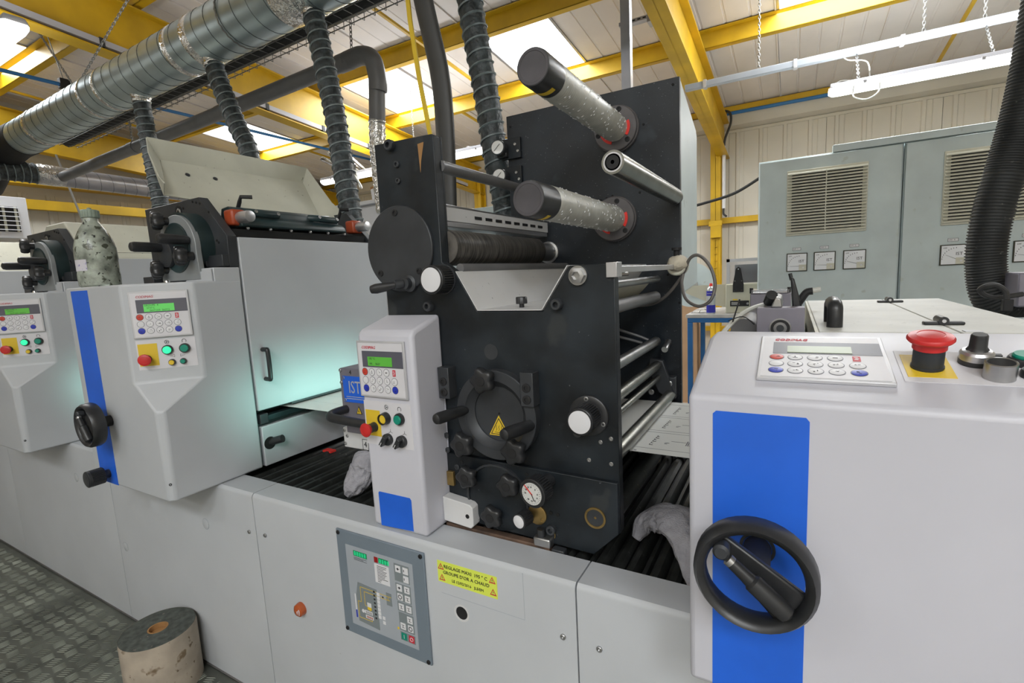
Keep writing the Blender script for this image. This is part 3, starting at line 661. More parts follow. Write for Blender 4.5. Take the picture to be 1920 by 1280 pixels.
# heater unit on the far left wall
ac = thing('air_heater', 'white louvred air heater high on the far left wall', 'heater', (-7.2, 1.7, 1.97))
part('casing', G().box(-7.66, -6.9, 1.2, 2.15, 1.965, 2.38), 'white', ac, .006)
part('outlet', G().box(-6.905, -6.895, 1.3, 2.07, 2.03, 2.28), 'dull', ac)
for k in range(6):
    part('louvre', G().prism([(-6.90, 2.05+.044*k), (-6.87, 2.043+.044*k), (-6.87, 2.048+.044*k), (-6.90, 2.057+.044*k)], 'y', 1.3, 2.07), 'white', ac)
for k in range(9): part('fin', G().box(-6.9, -6.89, 1.32+.09*k, 1.34+.09*k, 2.03, 2.28), 'cream', ac)
part('badge', G().box(-6.9, -6.896, 1.75, 1.85, 1.985, 2.0), 'yel2', ac)
# pale cabinets seen through the gap behind the tower
bc = thing('control_cabinet', 'pale grey-green cabinet seen through the gap behind the tower', 'cabinet', (-1.6, 2.75, 0))
part('carcass', G().box(-2.0, -1.15, 2.55, 2.95, 0, 1.735), 'cab', bc, .006); part('dark_gap_strip', G().box(-1.80, -1.69, 2.53, 2.55, 0, 1.735), 'inkcov', bc)  # strip coloured dark in place of the shaded gap in the cabinet
bc = thing('storage_cabinet', 'white storage cabinet behind the raised cream hood', 'cabinet', (-3.1, 2.85, 0))
part('carcass', G().box(-3.7, -2.35, 2.6, 3.1, 0, 1.86), 'white', bc, .006); part('top_sheet', G().box(-3.72, -2.2, 2.56, 3.12, 1.86, 1.885), 'white', bc, .003)
tb = thing('paint_tub', 'small white tub with an orange lid on the white cabinet left of the tower', 'tub', (-2.62, 2.7, 1.885))
part('tub_body', G().lathe((-2.55, 2.7, 1.885), (0, 0, 1), [(.052, 0), (.06, .09)], 24), 'white', tb); part('tub_lid', G().lathe((-2.55, 2.7, 1.975), (0, 0, 1), [(.064, 0), (.064, .014), (.058, .016)], 24), 'core', tb)
bp = thing('blue_post', 'upright blue post with a white notice beside the tower', 'post', (-2.42, 2.7, 1.885))
part('post', G().box(-2.46, -2.40, 2.68, 2.74, 1.885, 2.12), 'blueleg', bp, .003); part('notice', G().box(-2.395, -2.28, 2.7, 2.705, 1.90, 2.10), 'white', bp)
cw = thing('cable_bunch', 'tangle of grey cables hanging at the end of the lamp rail left of the tower', 'cable', (-4.2, 3.9, 2.2))
for k in range(6):
    a = random.uniform(-.2, .2)
    part('cable', G().tube(spline([(-4.55+.05*k, 4.36, 2.62), (-4.45+.05*k+a*.3, 3.88, 2.68+.02*k), (-4.25+.06*k, 3.9, 2.62-.05*k+a*.2), (-4.18+.04*k, 3.92, 2.45-.02*k), (-4.0+a*.2, 3.9, 2.56)]), .010, 6), 'wcable' if k % 2 else 'cable', cw)
part('drop_cable', G().tube(spline([(-4.1, 3.9, 2.6), (-4.08, 3.9, 2.4), (-4.06, 3.9, 2.2), (-4.05, 3.9, 1.9)]), .014, 8), 'wcable', cw)

# ================================================================== THE PRESS
# ---- base with ribbed bed
pb = thing('press_base', 'long pale grey press base with ribbed black bed and control panel on its front', 'machine base', (-1.8, 1.3, 0))
seams = [-5.6, -4.55, -3.45, -2.347, -1.405, -.361, .9]
prof = [(.836, .01), (.836, .70), (.838, .707), (.844, .712), (.924, .712), (.924, .69), (.86, .69), (.86, .01)]
for a, b in zip(seams[:-1], seams[1:]):
    part('front_panel', G().prism(prof, 'x', a+.0017, b-.0017), 'paint', pb)
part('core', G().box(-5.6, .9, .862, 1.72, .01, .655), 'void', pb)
part('rear_edge', G().box(-5.6, .9, 1.66, 1.75, .01, .712), 'paint', pb, .004)
k = 0; x = -1.60
while x < -.13:
    wd = (.030, .022, .030, .036)[k % 4]; hh = (.012, .004, .016, .008)[k % 4]
    part('bed_rib', G().prism([(x+.001, .655), (x+.003, .672+hh), (x+wd*.35, .680+hh), (x+wd*.7, .680+hh), (x+wd-.003, .672+hh), (x+wd-.001, .655)], 'y', .926, 1.66), 'rib', pb)
    x += wd; k += 1
for x in (-2.75, -2.68): pass
for dxr in (-2.74,):
    for k in range(14): part('bed_rib', G().prism([(dxr+.045*k, .655), (dxr+.045*k+.004, .688), (dxr+.045*k+.038, .688), (dxr+.045*k+.043, .655)], 'y', .926, 1.66), 'rib', pb)
part('red_mark', G().box(-1.56, -1.515, 1.225, 1.25, .69, .697), 'redmark', pb)
FY = plane((0, .836, 0), (1, 0, 0), (0, -1, 0))
for x, z in ((-1.439, .585), (-1.36, .591), (-.392, .589), (-.315, .589)): screw(pb, (x, .836, z), (0, -1, 0), .006, .004, 'steel', 'panel_screw')
for x, z in ((-1.683, .558), (-2.664, .561), (-2.30, .33)):
    part('plug_disc', G().lathe((x, .836, z), (0, -1, 0), [(.018, -.001), (.018, .0006), (.017, .001)], 28), 'paint', pb)
    part('plug_outline', G().lathe((x, .836, z), (0, -1, 0), [(.0188, -.0005), (.0188, .0004), (.0178, .0004), (.0178, -.0005)], 36, cap=False), 'panel', pb)
part('hole_ring', G().lathe((-.646, .836, .561), (0, -1, 0), [(.021, -.001), (.021, .0008), (.0165, .0008), (.0165, -.0002)], 32), 'whiteb', pb)
part('hole', G().lathe((-.646, .836, .561), (0, -1, 0), [(.0155, -.002), (.0155, .0004)], 28), 'dull', pb, label='dark round hole below the yellow sticker')
bz = part('buzzer', G().lathe((-1.227, .836, .394), (0, -1, 0), [(.020, -.001), (.020, .006), (.018, .014), (.011, .019), (.002, .02)], 32), 'amber', pb, label='amber domed buzzer')
for r in (.006, .010, .014):
    P = [Vector((-1.228+r*math.cos(a), .8155+(r-.006)*.28, .394+r*math.sin(a))) for a in [math.radians(-40+10*k) for k in range(9)]]
    part('sound_arc', G().tube(P, .0009, 5), 'keywhite', bz)
part('access_outline', G(FY).box(-.7, -.48, .5965, .5973, -.0005, .0004).box(-.4805, -.4797, .597, .704, -.0005, .0004), 'panel2', pb)
# sticker
st = part('sticker', G(FY).box(-.707, -.545, .625, .6775, 0, .0006), 'sticker', pb, label='yellow-green warning sticker')
SM = lambda x, z: L2(FY, x, z, .0006)
text("REGLAGE MAXI  195 ° C", SM(-.629, .6655), .0112, 'ink', st, 'sticker_lettering', 'CENTER')
text("GROUPE D'OR A CHAUD", SM(-.628, .651), .0112, 'ink', st, 'sticker_lettering', 'CENTER')
text("LE 12/02/2016   JLS/EM", SM(-.624, .635), .0092, 'ink', st, 'sticker_lettering', 'CENTER')
def warn(mx, s, m, parent, mark='!', fill='sticker'):
    tri = [(0, s*.58), (-s*.55, -s*.4), (s*.55, -s*.4)]
    g = G(mx)
    n = [(p[0]*.66, p[1]*.66-s*.0) for p in tri]
    for i in range(3):
        a, b, c, d = tri[i], tri[(i+1) % 3], n[(i+1) % 3], n[i]
        g.prism([a, b, c, d], 'z', 0, .0005)
    o = part('warning_triangle', g, m, parent)
    text(mark, L2(mx, 0, -s*.08), s*.62, 'ink', parent, 'warning_mark', 'CENTER')
for x, z in ((-.697, .663), (-.695, .636), (-.557, .666), (-.556, .638)): warn(SM(x, z), .0155, 'redink', st)

# ---- slate instrument panel on the base front
ip = part('instrument_panel', G(FY).box(-1.039, -.743, .3935, .686, 0, .006), 'panel', pb, .002, label='slate grey heater control panel')
part('foil', G(FY).box(-1.006, -.779, .4245, .650, .006, .0072), 'panel2', ip)
for x, z in ((-1.030, .677), (-.752, .677), (-1.030, .402), (-.752, .402)): screw(ip, (x, .830, z), (0, -1, 0), .0055, .003, 'dull', 'corner_screw')
T = .0072
def IB(n, x0, x1, z0, z1, m, t=T, h=.0005): return part(n, G(FY).box(x0, x1, z0, z1, t-.0002, t+h), m, ip)
IB('display', -.978, -.930, .625, .6395, 'ledg'); IB('display', -.890, -.857, .626, .640, 'ledg'); IB('display', -.905, -.892, .625, .640, 'ledr')
g = G(FY)
for x0, n in ((-.976, 5), (-.888, 4)):
    for k in range(n):
        xx = x0+.0016+k*.0088
        g.box(xx, xx+.0045, .6275, .628, T+.0005, T+.0007).box(xx, xx+.0045, .632, .6325, T+.0005, T+.0007).box(xx, xx+.0045, .6365, .637, T+.0005, T+.0007).box(xx, xx+.0006, .6275, .637, T+.0005, T+.0007).box(xx+.004, xx+.0046, .6275, .637, T+.0005, T+.0007)
part('display_segments', g, 'greenlit', ip)
IB('text_list', -.906, -.857, .571, .622, 'keywhite')
g = G(FY)
for k, L in enumerate((.032, .030, .022, .032, .028, .031, .026, .024, .034, .013, .010)): g.box(-.897, -.897+L, .6165-.0042*k, .6178-.0042*k, T+.0005, T+.0007)
for k in range(3): g.box(-.978, -.932-.012*(k % 2), .620-.003*k, .6208-.003*k, T, T+.0004)
part('text_lines', g, 'ink', ip)
for (x0, x1, z0, z1) in ((-.839, -.791, .594, .640), (-.8385, -.7905, .542, .588), (-.837, -.790, .514, .5395), (-.836, -.7885, .462, .511), (-.8355, -.788, .4355, .458)):
    IB('key_group', x0, x1, z0, z1, 'panel3', T, .0004)
keys = [(-.826, .627), (-.802, .627), (-.802, .605), (-.826, .577), (-.802, .577), (-.826, .553), (-.802, .553), (-.8245, .5265), (-.801, .5265), (-.8005, .498), (-.824, .475), (-.8, .475)]
for i, (x, z) in enumerate(keys):
    kk = IB('key', x-.0082, x+.0082, z-.0085, z+.0085, 'keywhite', T+.0004, .0009)
    g = G(FY); t = T+.0013
    if i in (0, 3): g.box(x-.005, x+.005, z-.0006, z+.0006, t, t+.0002).box(x-.002, x+.002, z-.003, z+.003, t, t+.0002)
    elif i in (5, 11):
        for a in range(10):
            q = 2*math.pi*a/10; g.box(x+.005*math.cos(q)-.0012, x+.005*math.cos(q)+.0012, z+.005*math.sin(q)-.0012, z+.005*math.sin(q)+.0012, t, t+.0002)
    elif i in (1, 2): g.box(x-.006, x-.004, z-.003, z+.003, t, t+.0002)
    else: g.box(x-.005, x+.004, z+.003, z+.004, t, t+.0002).box(x-.003, x+.005, z-.004, z-.003, t, t+.0002).box(x-.001, x+.0005, z-.004, z+.004, t, t+.0002)
    finish('key_symbol', g, M['ink'], ip)
k1 = IB('start_key', -.832, -.815, .438, .456, 'green', T+.0004, .0009); k2 = IB('stop_key', -.808, -.791, .438, .456, 'redink', T+.0004, .0009)
finish('key_symbol', G(FY).box(-.8242, -.8228, .442, .452, T+.0013, T+.0016), M['keywhite'], ip)
P = [Vector((-.7995+.0046*math.cos(a), .836-T-.0014, .447+.0046*math.sin(a))) for a in [2*math.pi*k/16 for k in range(17)]]
part('key_symbol', G().tube(P, .0007, 5), 'keywhite', ip)
IB('indicator', -.844, -.8385, .461, .467, 'yel2')
part('flow_diagram', G(FY).prism([(-.973, .552), (-.9065, .548), (-.9065, .4355), (-.980, .4405), (-.982, .515)], 'z', T-.0002, T+.0004), 'panel3', ip)
IB('diagram_tile', -.874, -.856, .517, .551, 'panel3', T, .0004)
g = G(FY)
def ln(P, wd=.0013):
    for a, b in zip(P[:-1], P[1:]): g.box(min(a[0], b[0])-wd/2, max(a[0], b[0])+wd/2, min(a[1], b[1])-wd/2, max(a[1], b[1])+wd/2, T+.0004, T+.0007)
ln([(-.858, .541), (-.965, .541), (-.965, .498), (-.977, .498), (-.977, .452), (-.931, .452), (-.931, .461)]); ln([(-.862, .531), (-.952, .531), (-.952, .492), (-.938, .492)]); ln([(-.868, .541), (-.868, .531)]); ln([(-.936, .483), (-.936, .478)])
part('yellow_lines', g, 'yel2', ip)
IB('tank', -.944, -.930, .491, .503, 'keywhite', T+.0004, .0005); IB('tank_fluid', -.944, -.930, .483, .491, 'yel2', T+.0004, .0005)
IB('coil', -.955, -.928, .470, .479, 'keywhite', T+.0004, .0005); IB('coil', -.953, -.926, .457, .466, 'keywhite', T+.0004, .0005)
g = G(FY)
for k in range(5): g.box(-.949+.0045*k, -.9465+.0045*k, .4585, .4645, T+.0009, T+.0012)
part('heater_coil', g, 'orange', ip)
g = G(FY)
for k in range(5): g.box(-.950+.0045*k, -.9485+.0045*k, .4715, .4775, T+.0009, T+.0012)
for k in range(8): g.box(-.919, -.913, .538-.0105*k, .543-.0105*k, T+.0004, T+.0007)
g.box(-.889, -.884, .530, .536, T, T+.0003)
part('number_tags', g, 'ink', ip)
for k in range(7):
    IB('symbol', -.907, -.897, .533-.0105*k, .542-.0105*k, 'keywhite', T+.0004, .0004)
for k in range(2): IB('symbol', -.893+.0*k, -.884, .471-.013*k, .480-.013*k, 'keywhite', T, .0005)
part('pump', G(FY).lathe((-.961, .474, T), (0, 0, 1), [(.005, 0), (.005, .0009)], 20), 'keywhite', ip)
IB('marker_pen', -.9885, -.985, .47, .515, 'keywhite', T, .0006); IB('marker_tip', -.9885, -.984, .448, .47, 'keyblue', T, .0006)

# ---- keypad used on every unit
def keypad(parent, mx, lit='lcd', lines=None, w=.150, h=.137):
    kp = part('keypad', G(mx).box(0, w, 0, h, 0, .006), 'kpf', parent, .0015, label='membrane keypad with display')
    part('foil', G(mx).box(.005, w-.005, .005, h-.005, .006, .0066), 'kp', kp)
    t = .0066
    text('CODIMAG', L2(mx, w*.12, h*.885, t), .0098, 'redink', kp, 'maker_lettering', shear=.25, sx=.95)
    part('dark_band', G(mx).box(w*.115, w*.965, h*.54, h*.825, t-.0002, t+.0004), 'kgrey', kp)
    part('display', G(mx).box(w*.235, w*.745, h*.565, h*.725, t+.0004, t+.001), lit, kp)
    if lines:
        for s, x, z in lines: text(s, L2(mx, w*x, h*z, t+.001), .0072, 'ink', kp, 'display_lettering', h=.0001)
    ry = w*.056; ys = (.455, .305, .16); xs = (.15, .30, .455, .61, .765)
    for r in range(3):
        for c in range(5):
            x, y = w*xs[c], h*ys[r]
            if r == 0 and c == 4:
                part('badge', G(mx).box(x-.004, x+.005, y-.0075, y+.0075, t-.0002, t+.0006), 'redink', kp)
                g = G(mx)
                for q in range(3): g.box(x-.0022+.0012*(q % 2), x+.0022+.0012*(q % 2), y+.0035-.0035*q-.0009, y+.0035-.0035*q+.0009, t+.0006, t+.0008)
                finish('badge_mark', g, M['keywhite'], kp); continue
            m = 'redkey' if (r == 0 and c == 0) else 'keyblue' if (r == 2 and c in (0, 4)) else 'keywhite'
            part('key_rim', G(mx).lathe((x, y, t-.0003), (0, 0, 1), [(ry*1.12, 0), (ry*1.12, .0006)], 20), 'kgrey', kp)
            part('key', G(mx).lathe((x, y, t-.0003), (0, 0, 1), [(ry, 0), (ry, .0009), (ry*.8, .0012)], 20), m, kp)
            g = G(mx); z0, z1 = t+.0008, t+.0011
            if (r, c) == (0, 1): g.box(x-.003, x+.003, y-.003, y-.0018, z0, z1).box(x-.0008, x+.0008, y, y+.003, z0, z1)
            elif (r, c) == (0, 3): g.box(x-.003, x+.003, y-.001, y+.001, z0, z1)
            elif (r, c) == (2, 2): g.box(x-.003, x-.0008, y-.004, y-.001, z0, z1).box(x+.0014, x+.0026, y-.001, y+.003, z0, z1)
            elif (r, c) == (1, 0): continue
            else:
                for q in range(4):
                    a = random.uniform(-.0036, .0026); b = random.uniform(-.0036, .003); g.box(x+a, x+a+random.uniform(.001, .0035), y+b, y+b+.0009, z0, z1)
            finish('key_symbol', g, M['ink'], kp)
    return kp
def ebutton(parent, mx, x, y, r=.0165, stalk=.022, col='red'):
    e = part('stop_button', G(mx).lathe((x, y, 0), (0, 0, 1), [(r*.74, 0), (r*.74, stalk*.1), (r*.69, stalk*.12), (r*.69, stalk*.82)], 28), 'shaft', parent, label='red mushroom stop button')
    part('mushroom_head', G(mx).lathe((x, y, stalk*.8), (0, 0, 1), [(r*.76, 0), (r*.76, r*.42), (r*.97, r*.43), (r*1.04, r*.52), (r*1.04, r*.60), (r*.97, r*.70), (r*.62, r*.80), (r*.58, r*.78), (r*.40, r*.81), (r*.05, r*.83)], 36), 'red', e)
    return e
def button(parent, mx, x, y, r, m, name='push_button', guard=False):
    b = part(name, G(mx).lathe((x, y, 0), (0, 0, 1), [(r, 0), (r, .006), (r*.9, .009)] + ([(r*.9, .016), (r*.8, .016), (r*.8, .006)] if guard else [(r*.82, .009)]), 30), 'black', parent)
    part('button_cap', G(mx).lathe((x, y, .004), (0, 0, 1), [(r*.76, 0), (r*.76, .007), (r*.66, .009)], 28), m, b)
    return b
def icon_fan(mx, x, y, r, parent):
    P = [(x+r*math.cos(a), y+r*math.sin(a), .0004) for a in [2*math.pi*k/14 for k in range(15)]]
    g = G(mx); g.tube(P, .0005, 4)
    for k in range(3):
        a = 2*math.pi*k/3; g.tube([(x, y, .0004), (x+r*.7*math.cos(a), y+r*.7*math.sin(a), .0004)], .0007, 4)
    finish('button_symbol', g, M['ink'], parent)
def icon_arc(mx, x, y, r, parent):
    P = [(x+r*math.cos(a), y+r*math.sin(a), .0004) for a in [math.radians(-40+26*k) for k in range(11)]]
    finish('button_symbol', G(mx).tube(P, .0006, 4), M['ink'], parent)
def handwheel(parent, c, R=.067, ang=-40, depth=.03):
    g = G(); n = 40; rings = []
    cx, cy, cz = c
    sec = [(R-.012, -.004), (R-.009, -.013), (R-.002, -.016), (R+.003, -.008), (R+.004, .012), (R, .020), (R-.006, .021), (R-.010, .012)]
    for k in range(n):
        a = 2*math.pi*k/n; rings.append([(cx+r*math.cos(a), cy+y, cz+r*math.sin(a)) for r, y in sec])
    vs = [p for r in rings for p in r]; m = len(sec); fs = []
    for k in range(n):
        for i in range(m): fs.append([k*m+i, k*m+(i+1) % m, ((k+1) % n)*m+(i+1) % m, ((k+1) % n)*m+i])
    g.add(vs, fs); hw = part('handwheel', g, 'black', parent, ang=50)
    a = math.radians(ang); d = Vector((math.cos(a), 0, math.sin(a))); e = Vector((-d.z, 0, d.x)); C = Vector(c)
    part('spoke', G().sheet([C-d*(R-.009)+e*.012, C+d*(R-.009)+e*.027, C+d*(R-.009)-e*.027, C-d*(R-.009)-e*.012], (0, 1, 0), .010), 'black', hw, .003)
    part('hub', G().cyl(C+Vector((0, .004, 0)), C+Vector((0, depth, 0)), .017, 24), 'dull', hw)
    b = C-d*(R-.020)+Vector((0, -.008, 0))
    part('crank_pivot', G().lathe(b+Vector((0, .006, 0)), (0, -1, 0), [(.010, 0), (.010, .014), (.007, .017)], 20), 'mech', hw)
    q = b+Vector((0, -.008, 0)); part('crank_ferrule', G().cyl(q+d*.010, q+d*.016, .0075, 16), 'steel', hw)
    part('crank_grip', G().lathe(q+d*.016, d, [(.0075, 0), (.0085, .026), (.0085, .027), (.0115, .030), (.0118, .066), (.0112, .072), (.0105, .078), (.004, .082)], 20), 'black', hw)
    return hw

def crank_grip(parent, p, q, r=.013, name='grip'):
    p, q = Vector(p), Vector(q); d = q-p; L = d.length
    return part(name, G().lathe(p, d, [(r*.8, 0), (r*.95, L*.2), (r, L*.5), (r*1.02, L*.88), (r*.85, L*.97), (r*.5, L)], 24), 'black', parent)

# ---- printing unit
def printing_unit(dx, label, hood, lines, third=False):
    D = lambda x: x+dx
    u = thing('printing_unit', label, 'printing unit', (D(-1.8), 1.2, .712), 'printing units of the press')
    # console body: plan with 45 degree corner above, square corner below
    def plan(c0, c1, z): return [(D(-2.05), .99, z), (D(-2.05), .696, z), (D(c0[0]), c0[1], z), (D(c1[0]), c1[1], z), (D(-1.573), .99, z)]
    A, B = (-1.69, .696), (-1.573, .838)
    lo, mid = ((-1.583, .696), (-1.573, .706)), None
    rings = [plan((-1.588, .696), (-1.573, .711), .713), plan((-1.588, .696), (-1.573, .711), .985), plan(A, B, 1.063), plan(A, B, 1.355)]
    part('console_body', G().loft(rings), 'paint', u, .006, seg=3)
    part('console_step', G().box(D(-1.66), D(-1.5735), .905, .99, 1.34, 1.396), 'paint', u, .003)
    part('blue_stripe', G().box(D(-2.01), D(-1.893), .6952, .697, .714, 1.345), 'blue', u)
    W = handwheel(u, (D(-1.872), .640, .934), .065, -55, .055)
    knurled(u, (D(-1.945), .680, .748), (0, -1, 0), .0265, .046, 'mech')
    part('knob_shaft', G().cyl((D(-1.945), .70, .748), (D(-1.945), .675, .748), .014, 16), 'black', u)
    # controls on the corner face
    uv = Vector((B[0]-A[0], B[1]-A[1], 0)).normalized(); nn = (uv.y, -uv.x, 0)
    mx = plane((D(A[0]), A[1], 0), uv, nn)
    keypad(u, L2(mx, .019, 1.195), 'lcdb' if dx == 0 else 'lcd', lines)
    bp = part('button_plate', G(mx).box(.020, .171, 1.101, 1.189, 0, .0008), 'kp', u)
    part('yellow_backing', G(mx).box(.0235, .072, 1.112, 1.178, .0008, .0014), 'yel2', bp)
    bm = L2(mx, 0, 0, .0012)
    ebutton(u, bm, .043, 1.133, .0165, .020)
    button(u, bm, .0975, 1.156, .0145, 'greenlit', 'lit_push_button'); button(u, bm, .142, 1.157, .0145, 'green')
    button(u, bm, .105, 1.1175, .0095, 'yel2'); button(u, bm, .134, 1.118, .0088, 'green')
    icon_fan(bm, .0975, 1.1795, .0055, bp); icon_arc(bm, .142, 1.179, .0055, bp)
    for x in (.107, .134):
        s = 1 if x > .12 else -1; finish('button_symbol', G(bm).tube([(x-.006*s, 1.133, 0), (x-.006*s, 1.140, 0), (x+.006*s, 1.1365, 0), (x-.006*s, 1.133, 0)], .0005, 4), M['ink'], bp)
    screw(u, (D(-1.581), .705, .766), (.7, -.7, 0), .004, .003, 'dull')
    # body behind the console
    part('upper_body', G().box(D(-2.05), D(-1.598), .995, 1.66, .915, 1.40), 'paint', u, .003)
    part('lower_body', G().box(D(-2.05), D(-1.598), .995, 1.66, .713, .85), 'paint', u, .003)
    part('dark_core_block', G().box(D(-2.0), D(-1.66), .995, 1.65, .713, 1.47), 'void', u)  # near-black block stands in for the shade inside the web slot
    d = part('side_door', G().box(D(-1.597), D(-1.573), .997, 1.655, .910, 1.493), 'paint', u, .003, label='large white side door with black handle')
    handle(d, (D(-1.573), 1.036, 1.117), (D(-1.573), 1.036, 1.015), (1, 0, 0), .028, .0075, 'door_handle')
    lp = part('lower_cover', G().box(D(-1.597), D(-1.573), 1.0, 1.655, .713, .853), 'paint', u, .003)
    part('lever_slot', G().lathe((D(-1.573), 1.024, .79), (1, 0, 0), [(.022, 0), (.022, .001)], 20), 'void', lp)
    lv = part('lever', G().cyl((D(-1.60), 1.02, .785), (D(-1.535), 1.048, .803), .0125, 18, .0135), 'black', u)
    part('web_guide', G().box(D(-1.61), D(-1.578), 1.02, 1.62, .868, .886), 'inkcov', u, .002)
    part('guide_end', G().box(D(-1.605), D(-1.574), 1.0, 1.03, .862, .896), 'mech', u, .002)
    part('slot_lip', G().box(D(-1.60), D(-1.565), 1.12, 1.65, .906, .911), 'mech', u)
    part('dark_gap_fill', G().box(D(-1.80), D(-1.60), .998, 1.58, 1.40, 1.522), 'void', u)  # near-black block added to darken the gap below the ink cover
    # bearing plates
    poly = [(D(-2.048), 1.36), (D(-2.052), 1.628), (D(-1.704), 1.631), (D(-1.574), 1.497), (D(-1.578), 1.398)]
    p1 = part('bearing_plate', G().prism(poly, 'y', .962, .993), 'mech', u, .0015)
    p2 = part('bearing_plate', G().prism(poly, 'y', 1.585, 1.615), 'mech', u, .0015)
    for x, z in ((-1.98, 1.588), (-1.825, 1.594)):
        screw(p1, (D(x), .962, z), (0, -1, 0), .013, .006, 'steel')
        part('counterbore', G().lathe((D(x-.006), .9605, z+.003), (0, 1, 0), [(.020, -.001), (.020, .001)], 24), 'dull', p1)
    for x, z in ((-1.655, 1.578), (-1.63, 1.485), (-1.622, 1.478), (-1.72, 1.615), (-1.74, 1.62), (-1.70, 1.61), (-1.80, 1.605)):
        part('small_hole', G().lathe((D(x), .9615, z), (0, -1, 0), [(.004, 0), (.004, .0012)], 10), 'void', p1)
    # bearing ring housing
    c = (D(-1.75), .962, 1.468)
    ring = part('bearing_housing', G().lathe((c[0]-.005, .962, 1.471), (0, -1, 0), [(.112, 0), (.112, .052)], 56), 'inkcov', u)
    arc = [(D(-1.748)+.107*math.cos(a), 1.468+.105*math.sin(a)) for a in [math.radians(-8+196*k/30) for k in range(31)]]
    part('front_ring', G().prism(arc+[(D(-1.865), 1.362), (D(-1.636), 1.362)], 'y', .898, .916), 'ringgrey', u, .002)
    part('rotor_disc', G().lathe((c[0], .898, 1.468), (0, -1, 0), [(.080, -.002), (.080, .003), (.076, .004), (.072, -.002+.004)], 48), 'inkcov', u)
    part('rotor_hub', G().lathe((D(-1.795), .896, 1.45), (0, -1, 0), [(.042, 0), (.042, .014), (.036, .016)], 32), 'mech', u)
    part('lower_bracket', G().box(D(-1.66), D(-1.577), .94, .962, 1.40, 1.437), 'mech', u, .002)
    sq = part('screw_block', G().box(D(-1.695), D(-1.655), .932, .962, 1.402, 1.436), 'mech', u, .002)
    for a in (-1.686, -1.664):
        for b in (1.411, 1.427): screw(sq, (D(a), .932, b), (0, -1, 0), .0055, .002, 'dull')
    for (px, pz, qx, qz) in ((-1.745, 1.487, -1.86, 1.462), (-1.83, 1.463, -1.95, 1.445)): pass
    crank_grip(u, (D(-1.672), .893, 1.487), (D(-1.676), .806, 1.489), .0160); crank_grip(u, (D(-1.815), .893, 1.474), (D(-1.812), .792, 1.474), .0160)
    star_knob(u, (D(-1.79), .885, 1.558), (-.25, -1, .03), .0325, .030, .035)
    star_knob(u, (D(-1.665), .878, 1.437), (-.25, -1, .03), .0325, .030, .02)
    star_knob(u, (D(-1.83), .885, 1.402), (-.25, -1, .03), .0325, .030, .035)
    part('side_guard', G().sheet([(D(-1.74), .90, 1.352), (D(-1.70), .90, 1.372), (D(-1.645), .90, 1.385), (D(-1.577), .90, 1.392), (D(-1.577), .90, 1.352)], (0, 1, 0), .003), 'paint', u)
    ft = part('foot_block', G().box(D(-2.02), D(-1.95), .91, .96, 1.352, 1.385), 'mech', u, .002); screw(u, (D(-1.80), .88, 1.356), (0, 0, 1), .009, .01, 'chrome')
    # ink head
    if hood == 'open':
        cov = [(D(-1.70), 1.60), (D(-1.662), 1.604), (D(-1.640), 1.592), (D(-1.634), 1.570), (D(-1.612), 1.562), (D(-1.596), 1.548), (D(-1.592), 1.535), (D(-1.60), 1.530), (D(-1.72), 1.530)]
        ic = part('ink_cover', G().prism(cov, 'y', 1.03, 1.475), 'inkcov', u, .004, label='dark green cast cover', ang=60)
        for ya in (1.10, 1.365):
            part('cover_grip', G().tube([(D(-1.645), ya-.025, 1.585), (D(-1.622), ya-.012, 1.583), (D(-1.616), ya+.04, 1.580), (D(-1.617), ya+.085, 1.580)], .013, 14), 'inkcov', ic, .0, ang=60)
            part('grip_bolt', G().lathe((D(-1.605), ya+.078, 1.583), (1, 0, .4), [(.006, 0), (.006, .003), (.003, .003), (.003, .001)], 12), 'steel', ic)
            part('grip_bolt', G().lathe((D(-1.609), ya-.004, 1.586), (1, 0, .4), [(.006, 0), (.006, .003), (.003, .003), (.003, .001)], 12), 'steel', ic)
        for k in range(6): part('drip_screw', G().lathe((D(-1.597), 1.05+.083*k, 1.527), (1, 0, -.5), [(.005, 0), (.005, .006), (.003, .008)], 10), 'steel', ic)
        for y in (1.035, 1.555):
            mt = part('adjust_motor', G().box(D(-1.655), D(-1.605), y-.028, y+.022, 1.535, 1.588), 'orange', u, .008, label='red-orange adjusting motor')
            part('silver_knob', G().lathe((D(-1.607), y, 1.560), (1, 0, 0), [(.0195, 0), (.0195, .05), (.018, .056), (.010, .058)], 24), 'alu', mt)
        part('side_knob', G().cyl((D(-1.60), 1.66, 1.565), (D(-1.57), 1.66, 1.58), .018, 18), 'black', u)
        part('toggle', G().tube([(D(-1.72), 1.10, 1.60), (D(-1.70), 1.10, 1.63), (D(-1.69), 1.10, 1.645), (D(-1.67), 1.13, 1.645)], .007, 8), 'black', u)
        part('toggle', G().tube([(D(-1.72), 1.55, 1.60), (D(-1.70), 1.55, 1.63), (D(-1.69), 1.54, 1.64), (D(-1.67), 1.57, 1.64)], .007, 8), 'black', u)
        # raised hood: a folded tray standing on its hinge
        dn = Vector((.68, 0, -.735)).normalized(); nr = Vector((.735, 0, .68)).normalized()
        def H(y, s, h=0): return Vector((D(-1.989), y, 1.816)) + dn*s + nr*h
        hd = part('raised_hood', G().sheet([H(.995, .03), H(1.590, .03), H(1.535, .24), H(1.52, .30), H(1.0, .30), H(1.0, .238), H(.925, .230)], nr, .003), 'hood', u, label='cream hood standing open')
        part('hood_top_fold', G().sheet([H(.995, .03), H(1.590, .03), H(1.61, -.01, .055), H(.955, -.01, .055)], (0, 0, 1), .003), 'hood', hd)
        part('hood_front_fold', G().sheet([H(.995, .03), H(.955, -.01, .055), H(.935, .06, .045), H(.905, .205, .055), H(.912, .232, .05), H(.925, .230)], (-.2, -1, 0), .003), 'hood', hd)
